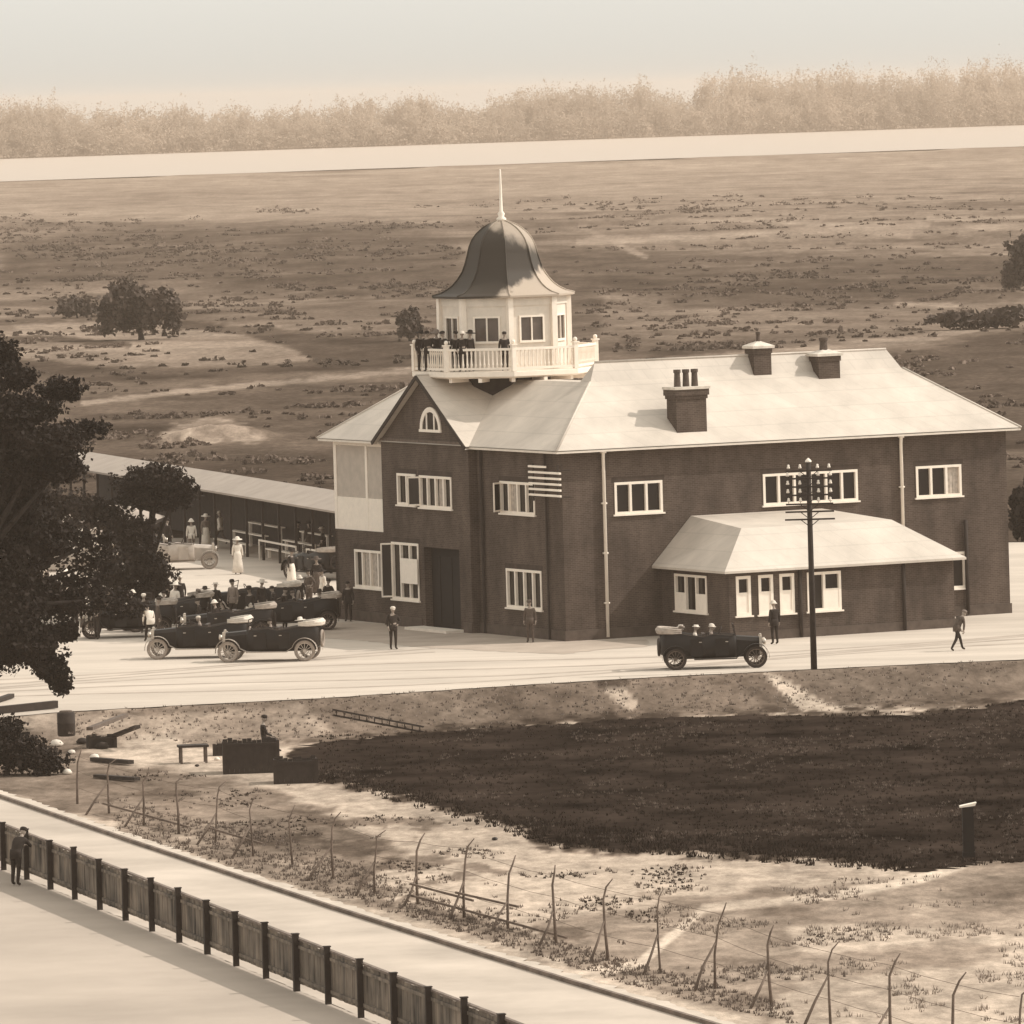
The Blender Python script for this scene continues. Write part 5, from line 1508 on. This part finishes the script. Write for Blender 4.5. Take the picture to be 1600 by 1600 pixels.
seated(carA, -.85, .0, "middle passenger with white hat in the car by the telegraph pole", CWHITE, 'boater', CWHITE)
seated(carB2, -.22, .28, "driver in dark coat in the pale winged car nearest the road", CDARK, 'cap', CDARK)
seated(carB2, -1.45, .0, "rear passenger in white in the pale winged car nearest the road", CWHITE, 'wide', CWHITE)
seated(carD, -.2, .25, "driver in dark coat in the car by the entrance wall", CDARK, 'cap', CMID)
seated(carD, -1.4, .1, "woman with wide hat in the back of the car by the entrance wall", CDARK, 'wide', CDARK)
seated(carC, -.22, .25, "driver in grey in the half hidden pale winged car", CGREY, 'cap', STRAW)
# people standing around the cars
person("woman in broad dark hat standing behind the nearest parked car", 392, 985, -40, 'stand', top=CDARK, bot=CDARK, hat='wide', skirt=True, scale=1.05)
person("man in dark coat standing up between the cars, right of the broad hatted woman", 446, 985, 60, 'hips', top=CDARK, bot=CDARK, hat='cap', scale=1.03)
crowd = [(232,962,'white shirt and dark trousers at the shade tree trunk',CWHITE,CDARK,'boater',STRAW,0,'stand'),
 (262,958,'dark coat and grey hat beside the shade tree trunk',CDARK,CDARK,'cap',CGREY,0,'hips'),
 (283,962,'dark suit and straw boater right of the shade tree',CDARK,CDARK,'boater',STRAW,0,'stand'),
 (205,958,'white dress and white hat left of the shade tree',CWHITE,CWHITE,'wide',CWHITE,1,'stand'),
 (182,952,'grey jacket and dark cap left of the woman in white',CGREY,CDARK,'cap',CDARK,0,'hips'),
 (140,945,'white jacket near the dark car in the shade',CWHITE,CMID,'topi',CWHITE,0,'stand'),
 (102,936,'all white clothes and dark cap under the spreading tree',CWHITE,CWHITE,'cap',CDARK,0,'walk'),
 (72,930,'white top and wide dark hat under the spreading tree',CWHITE,CMID,'wide',CDARK,1,'stand'),
 (62,932,'white shirt with arm on hip under the spreading tree',CWHITE,CDARK,'boater',STRAW,0,'hips'),
 (20,945,'white shirt near the left edge of the yard',CWHITE,CDARK,'topi',CWHITE,0,'stand'),
 (4,948,'pale shirt at the very left edge',CWHITE,CGREY,'cap',CDARK,0,'hips'),
 (122,962,'grey dress in front of the dark car in the shade',CGREY,CGREY,'wide',CWHITE,1,'stand'),
 (165,975,'brown jacket crouched forward by the car wheel',CMID,CDARK,'cap',STRAW,0,'stoop'),
 (247,985,'white coat beside the pale winged car',CWHITE,CWHITE,'topi',CWHITE,0,'stoop'),
 (226,990,'dark jacket and white cap left of the parked cars',CDARK,CMID,'cap',CWHITE,0,'hips'),
 (128,880,'white jacket standing in front of the small shelter',CWHITE,CWHITE,'wide',CWHITE,1,'stand'),
 (150,882,'white shirt beside the small shelter bench',CWHITE,CDARK,'boater',STRAW,0,'hips'),
 (212,892,'white dress behind the pale car',CWHITE,CWHITE,'wide',CGREY,1,'stand'),
 (240,872,'grey jacket and boater behind the pale car',CGREY,CDARK,'boater',STRAW,0,'stand'),
 (262,868,'dark suit behind the pale car bonnet',CDARK,CDARK,'cap',CDARK,0,'hips'),
 (300,866,'white jacket near the shelter rail',CWHITE,CGREY,'topi',CWHITE,0,'stand'),
 (322,858,'pale dress beside the long shelter',CGREY,CWHITE,'wide',CWHITE,1,'stand'),
 (345,852,'white shirt walking along the long shelter',CWHITE,CMID,'cap',STRAW,0,'walk'),
 (466,868,'dark suit at the right part of the long shelter',CDARK,CDARK,'cap',CDARK,0,'stand'),
 (484,872,'brown dress under the shelter near the porch',CMID,CMID,'wide',CDARK,1,'stand'),
 (505,880,'dark jacket beside the porch corner',CDARK,CGREY,'boater',STRAW,0,'hips'),
 (496,930,'dark dress between the cars and the building corner',CDARK,CMID,'wide',CMID,1,'stand'),
 (178,905,'white blouse walking past the dark car near the small shelter',CWHITE,CDARK,'wide',CWHITE,1,'stand')]
crowd += [(118,990,'dark suit at the lower edge of the spreading tree',CDARK,CDARK,'cap',CDARK,0,'stand'),
 (134,984,'white blouse and dark hat at the lower edge of the spreading tree',CWHITE,CMID,'wide',CDARK,1,'stand'),
 (152,1000,'dark jacket before the car in front of the shade tree',CDARK,CDARK,'boater',STRAW,0,'hips'),
 (173,986,'grey dress behind the car in front of the shade tree',CGREY,CGREY,'wide',CDARK,1,'stand'),
 (208,984,'dark coat with white hat behind the car in front of the shade tree',CDARK,CDARK,'topi',CWHITE,0,'stand'),
 (236,1004,'white jacket at the rear of the car in front of the shade tree',CWHITE,CDARK,'cap',CDARK,0,'stoop'),
 (248,1000,'brown suit at the rear of the car in front of the shade tree',CMID,CMID,'cap',CDARK,0,'stand'),
 (312,1000,'dark coat between the two pale winged cars',CDARK,CDARK,'cap',CDARK,0,'hips'),
 (338,1004,'white hat and dark suit between the two pale winged cars',CDARK,CDARK,'topi',CWHITE,0,'stand'),
 (258,990,'dark suit at the front wheel of the left parked car',CDARK,CDARK,'cap',CDARK,0,'stand'),
 (275,978,'white blouse behind the left parked car bonnet',CWHITE,CDARK,'wide',CWHITE,1,'stand'),
 (296,982,'dark coat leaning on the left parked car',CDARK,CMID,'cap',CGREY,0,'stoop'),
 (322,980,'brown dress between the packed cars',CMID,CMID,'wide',CDARK,1,'stand'),
 (338,976,'dark suit with boater between the packed cars',CDARK,CDARK,'boater',STRAW,0,'hips'),
 (365,972,'grey jacket behind the broad hatted woman',CGREY,CDARK,'cap',CDARK,0,'stand'),
 (410,972,'dark dress with pale hat amid the packed cars',CDARK,CDARK,'wide',STRAW,1,'stand'),
 (428,978,'dark suit, shortest man amid the packed cars',CDARK,CDARK,'cap',CDARK,0,'hips'),
 (470,960,'dark coat and white hat by the car at the entrance wall',CDARK,CDARK,'topi',CWHITE,0,'stand'),
 (484,955,'brown suit next to the car at the entrance wall',CMID,CMID,'cap',CDARK,0,'hips'),
 (505,948,'white dress close to the building corner',CWHITE,CWHITE,'wide',CDARK,1,'stand'),
 (40,975,'dark suit by the car at the left edge',CDARK,CDARK,'boater',STRAW,0,'stand'),
 (88,968,'white shirt at the bonnet of the car at the left edge',CWHITE,CGREY,'cap',CDARK,0,'stoop'),
 (222,940,'dark dress close behind the shade tree',CDARK,CDARK,'wide',CWHITE,1,'stand'),
 (440,850,'white shirt standing before the shelter benches',CWHITE,CDARK,'cap',CDARK,0,'stand'),
 (405,848,'dark jacket before the shelter benches',CDARK,CDARK,'boater',STRAW,0,'stand'),
 (385,842,'grey dress at the shelter rail',CGREY,CGREY,'wide',CWHITE,1,'stand')]
rr_ = random.Random(4)
for (u, v, tx, tp, bt, ht, hm, sk, po) in crowd:
    person(("woman" if sk else "man") + " in " + tx, u, v, rr_.uniform(-180, 180), po, top=tp, bot=bt, hat=ht, hatm=hm, skirt=bool(sk), group="people standing about the yard", scale=rr_.uniform(.94, 1.05))

# ---------------------------------------------------------------- foreground board fence
fen = empty("board_fence", fpost(0), math.atan2(fd.y, fd.x)); tag(fen, "long fence of weathered boards on dark posts across the lower left", "fence")
sp = fd.length
for i in range(-3, 22):
    x0 = i*sp; rj = random.Random(i)
    m = MB(); hh = 1.52+rj.uniform(-.04,.06); ww = .10 + (.06 if i % 3 == 1 else 0)
    m.box(x0-ww/2, x0+ww/2, -.16, .0, -.1, hh); m.box(x0-ww/2-.02, x0+ww/2+.02, -.18, .02, hh+.001, hh+.03)
    m.build("post", FPOST, fen)
    m = MB(); nb_ = 11; w_ = (sp-.02)/nb_
    for k in range(nb_):
        t_ = rj.uniform(-.02,.02); dz = rj.uniform(-.03,.02); y_ = .03 + (.012 if k % 2 else 0)
        m.box(x0+.01+k*w_, x0+.01+(k+1)*w_-.012, y_, y_+.02, .20+dz*.3, 1.36+t_)
    m.box(x0+.06, x0+sp-.06, -.03, .028, 1.16, 1.25); m.box(x0+.06, x0+sp-.06, -.03, .028, .30, .39)
    m.build("panel", BOARD, fen)
m = MB(); m.box(-3*sp, 22*sp, -.02, .09, 1.385, 1.44); m.build("top_rail", mat("weathered_rail", S(.16), .9, .4, 2), fen)
# kerb board along the path
kbw = [P(u, v, LOW) for u, v in KB]
m = MB()
for p, q in zip(kbw, kbw[1:]):
    m.bar(p+Vector((0,0,.05)), q+Vector((0,0,.05)), .12, .15)
kb_ = m.build("kerb", mat("kerb_board", S(.16,.4), .9, .45, 1.2)); struct(kb_)
# verge of pale sand behind the kerb
sheet("verge", None, LOW+.025, mat("verge_sand", S(.5,.2), .95, .15, 1.0, spec=0), .4, .14, [p+Vector((.05,.14,0)) for p in kbw] + [p+Vector((.35,1.25,0)) for p in reversed(kbw)], 14)

# ---------------------------------------------------------------- wire fence with curved posts
wp = [(120,1256),(171,1271),(225,1290),(280,1303),(337,1317),(396,1337),(457,1352),(520,1373),(584,1397),(653,1413),(724,1434),(794,1451),(869,1474),(950,1500),(1031,1520),(1117,1545),(1206,1572),(1297,1600),(1391,1629),(1490,1660),(1593,1692)]
ws = [P(u, v, LOW) for u, v in wp]
wf = empty("wire_fence", ws[0]); tag(wf, "wire fence of thin crooked grey posts with slanting struts", "fence")
prev = None; r = random.Random(21)
tops_ = []
for i, p in enumerate(ws):
    q = p - ws[0]; hgt = 1.95 + (.25 if i > 8 else 0) + r.uniform(-.12,.14)
    lean_ = r.uniform(-.14,.14); tk = r.uniform(.65,1.0)*(1.25 if i == 2 else 1)
    m = MB(); m.smooth = True
    pts = [q+Vector((0,0,-.2)), q+Vector((lean_*.3,0,hgt*.4)), q+Vector((lean_*.8+.02,0,hgt*.75)), q+Vector((lean_+.03+r.uniform(0,.14),.05,hgt*.90)), q+Vector((lean_+.12+r.uniform(0,.24),.08,hgt))]
    pts = [p_ + Vector((r.uniform(-.025,.025),0,0)) for p_ in pts]; m.path(pts, [.055*tk,.044*tk,.036*tk,.030*tk,.016], 7); m.build("post", WIREP, wf)
    if i % 3 != 0 or i > 8:
        m = MB(); m.smooth = True
        sx_ = r.uniform(.45,.9); hz_ = r.uniform(.75,1.25); m.path([q+Vector((-sx_, -.5, -.1)), q+Vector((-sx_*.45+r.uniform(-.05,.05),-.22,hz_*.5)), q+Vector((lean_*.5,0,hz_))], [.042,.035,.025], 6); m.build("strut", WIREP, wf)
    tops_.append((q, hgt, lean_))
for a_i, b_i, hh_ in ((1,3,.35),(4,5,.5),(9,12,.28),(10,11,.75),(9,10,.62)):
    q0_, q1_ = tops_[a_i][0]+Vector((-.2,-.1,hh_)), tops_[b_i][0]+Vector((.3,-.1,hh_-.12)); m = MB(); m.bar(q0_, q1_, .05, .06); m.build("rail", WIREP, wf)
for lv in (.3, .6, .88):
    m = MB()
    for (q, hh, l0), (q2, h2, l2) in zip(tops_, tops_[1:]):
        a_ = q+Vector((l0*lv,0,hh*lv)); b_ = q2+Vector((l2*lv,0,h2*lv)); m.path([a_, (a_+b_)/2-Vector((0,0,.03)), b_], .006, 4, cap=False)
    m.build("wire", WIREP, wf)

# ---------------------------------------------------------------- odds and ends below the bank
def box_cart(name, label, cat, u, v, w_, d_, h_, rz, wheels=True, z0=.0):
    p = G(u, v); root = empty(name, p, R(rz)); tag(root, label, cat)
    m = MB()
    m.box(-w_/2, w_/2, -d_/2, d_/2, z0, z0+.06); 
    n = max(3, int(w_/.16))
    for k in range(n):
        x0 = -w_/2 + w_*k/n
        dz = .10*math.sin(k*1.7) + .14*abs(k/n-.5)
        m.box(x0+.005, x0+w_/n-.005, -d_/2-.03, -d_/2, z0, z0+h_+dz*.4); m.box(x0+.005, x0+w_/n-.005, d_/2, d_/2+.03, z0, z0+h_+dz*.5)
    for y in range(4):
        y0 = -d_/2 + d_*y/4; m.box(-w_/2-.03, -w_/2, y0+.005, y0+d_/4-.005, z0, z0+h_); m.box(w_/2, w_/2+.03, y0+.005, y0+d_/4-.005, z0, z0+h_)
    m.build("box", DARKW, root)
    m = MB(); m.box(-w_/2-.06,-w_/2+.06,-d_/2-.08,-d_/2-.03,z0,z0+h_+.06); m.box(w_/2-.06,w_/2+.06,-d_/2-.08,-d_/2-.03,z0,z0+h_+.06); m.box(-w_/2,w_/2,-d_/2-.07,-d_/2-.03,z0+h_-.1,z0+h_-.02); m.build("frame", DARKW, root)
    if wheels:
        for x in (-w_*.3, w_*.3):
            m = MB(); m.torus((x, -d_/2-.16, .32), .28, .035, 'y', 18, 6)
            for k in range(8): t_ = k*math.pi/4; m.path([(x,-d_/2-.16,.32),(x+.28*math.cos(t_),-d_/2-.16,.32+.28*math.sin(t_))], .016, 4)
            m.build("wheel", DARKW, root)
    return root
box_cart("timber_box", "large dark open timber box with uneven rim, a person sitting behind it", "box", 392, 1206, 1.9, 1.4, 1.1, 4, False)
box_cart("timber_bin", "low dark timber bin at the left end of the sunken lawn", "bin", 462, 1222, 1.45, 1.2, .80, 3, False)
box_cart("broken_crate", "broken dark crate beneath the bank between drum and planks", "crate", 158, 1168, .95, .7, .42, 12, False)
box_cart("small_crate", "small dark crate between the rough table and the large timber box", "crate", 348, 1180, .5, .5, .38, -8, False)
p = G(302, 1192); tb = empty("work_table", p, R(8)); tag(tb, "small rough table with dark top left of the large timber box", "table")
m = MB(); m.box(-.55,.55,-.35,.35,.58,.66); m.build("tabletop", DARKW, tb)
for x in (-.45,.45):
    for y in (-.28,.28): m = MB(); m.box(x-.04,x+.04,y-.04,y+.04,0,.58); m.build("leg", MIDW, tb)
person("dark clothed person sitting low behind the large timber box", 0, 0, 100, 'sit', top=CDARK, bot=CDARK, hat='cap', pt=P(412, 1196, LOW)+Vector((0,.75,-.05)), scale=1.0)
p = G(104, 1150); dr = empty("dark_drum", p); tag(dr, "dark upright drum at the foot of the bank under the spreading tree", "drum")
m = MB(); m.smooth = True; m.lathe([(.30,0),(.33,.06),(.33,.45),(.34,.47),(.33,.5),(.33,.84),(.30,.88)], (0,0,0), 18); m.build("shell", DARKW, dr)
m = MB(); m.lathe([(.24,.881),(.24,.93),(.22,.94)], (0,0,0), 16); m.build("lid", MIDW, dr)
for k, (u0, v0, u1, v1, lb, hh) in enumerate([(-20,1118,88,1108,"long squared timber lying at the road edge by the drum",.28),(-20,1104,18,1092,"short sloping timber at the left edge of the road",.16),(140,1142,196,1122,"grey plank propped across stones under the bank",.12),(150,1164,215,1140,"second plank, below the propped grey one",.12),(145,1190,205,1196,"plank end lying on the worn ground near the wire fence",.14),(150,1216,215,1222,"dark plank lying nearest the wire fence",.12)]):
    zz = 0 if k < 2 else LOW
    p, q = (P(u0, v0, zz), P(u1, v1, zz)) if zz == 0 else (G(u0, v0), G(u1, v1)); c = (p+q)/2
    m = MB(); m.bar(p-c+Vector((0,0,hh/2+.02)), q-c+Vector((0,0,hh/2+.05)), .24, hh)
    o = m.build("timber", DARKW if k != 2 else MIDW, None, c); tag(o, lb, "timber", "timbers lying below the road")
# stones and litter
r = random.Random(9)
for k, (u, v, sz, lb, mt) in enumerate([(88,1166,.45,"pale block of stone under the drum",WHITE2),(112,1178,.28,"small pale stone right of the stone block",WHITE2),(148,1186,.34,"pale stone by the plank ends",WHITE2),(105,1210,.36,"flat pale stone beside the dark bush",WHITE2),(128,1162,.4,"dark stump between drum and planks",DARKW),(160,1170,.45,"dark lump of earth below the planks",DARKW),(308,1198,.16,"small dark stone under the work table",DARKW),(339,1188,.2,"pale stone between table and large box",WHITE2),
                        (773,1313,.18,"small black stone on the bare sand",BLACKP)]):
    m = MB(); m.smooth = True; n = 9; prof = [(.001,0),(sz*.5,.02),(sz*.55,sz*.22),(sz*.36,sz*.5),(.01,sz*.58)]
    m.lathe(prof, (0,0,0), n, sy=.8); m.v = [(x*(1+r.uniform(-.15,.15)), y*(1+r.uniform(-.15,.15)), z) for x,y,z in m.v]
    tag(m.build("stone", mt, None, G(u, v)), lb, "stone", "stones on the worn ground")
# ladder lying on the bank
p0, p1 = G(520, 1118), G(662, 1144)
p0 = p0+Vector((0,0,.12)); p1 = p1+Vector((0,0,.10)); c = (p0+p1)/2
m = MB(); dd = (p1-p0).normalized(); nn_ = dd.cross(Vector((0,0,1))).normalized()*.17; upv = Vector((0,-.35,.3)).normalized()*.17
for s_ in (-1, 1): m.bar(p0-c+upv*s_, p1-c+upv*s_, .06, .07)
for k in range(12):
    x = p0-c+(p1-p0)*(k+.5)/12; m.bar(x-upv, x+upv, .035, .035)
tag(m.build("ladder", DARKW, None, c), "dark ladder lying on the grassy road bank", "ladder")
# post with pale board top in the lawn
p = P(1514, 1340, LOW); gp_ = empty("marker_post", p); tag(gp_, "dark square post with pale slanted top at the right of the lawn", "post")
m = MB(); m.box(-.17,.17,-.15,.15,-.1,1.55); m.box(-.19,.19,-.17,.17,.0,.18); m.build("shaft", mat("tarred_timber", S(.016), .8, .2, 4), gp_)
m = MB(); m.add([(-.25,-.18,1.552),(.22,-.18,1.60),(.22,.18,1.60),(-.25,.18,1.552),(-.25,-.18,1.60),(.27,-.18,1.70),(.27,.18,1.70),(-.25,.18,1.60)], [(0,3,2,1),(4,5,6,7),(0,1,5,4),(1,2,6,5),(2,3,7,6),(3,0,4,7)]); m.build("cap", WHITE, gp_)

# ---------------------------------------------------------------- haze over the river flats
m = MB(); m.box(-4300, 4300, -40, 6000, -6, 31)
hz = m.build("haze", []); hz["kind"] = "stuff"; tag(hz, "pale haze over the river flats", "haze")
hm_ = bpy.data.materials.new("haze"); hm_.use_nodes = True; nt = hm_.node_tree
for n_ in list(nt.nodes): 
    if n_.type == 'BSDF_PRINCIPLED': nt.nodes.remove(n_)
pv_ = nt.nodes.new("ShaderNodeVolumePrincipled"); pv_.inputs['Density'].default_value = .00010
pv_.inputs['Color'].default_value = (1.0, .82, .67, 1)
nt.links.new(pv_.outputs[0], nt.nodes['Material Output'].inputs['Volume'])
hz.data.materials.append(hm_)
hz.visible_shadow = True
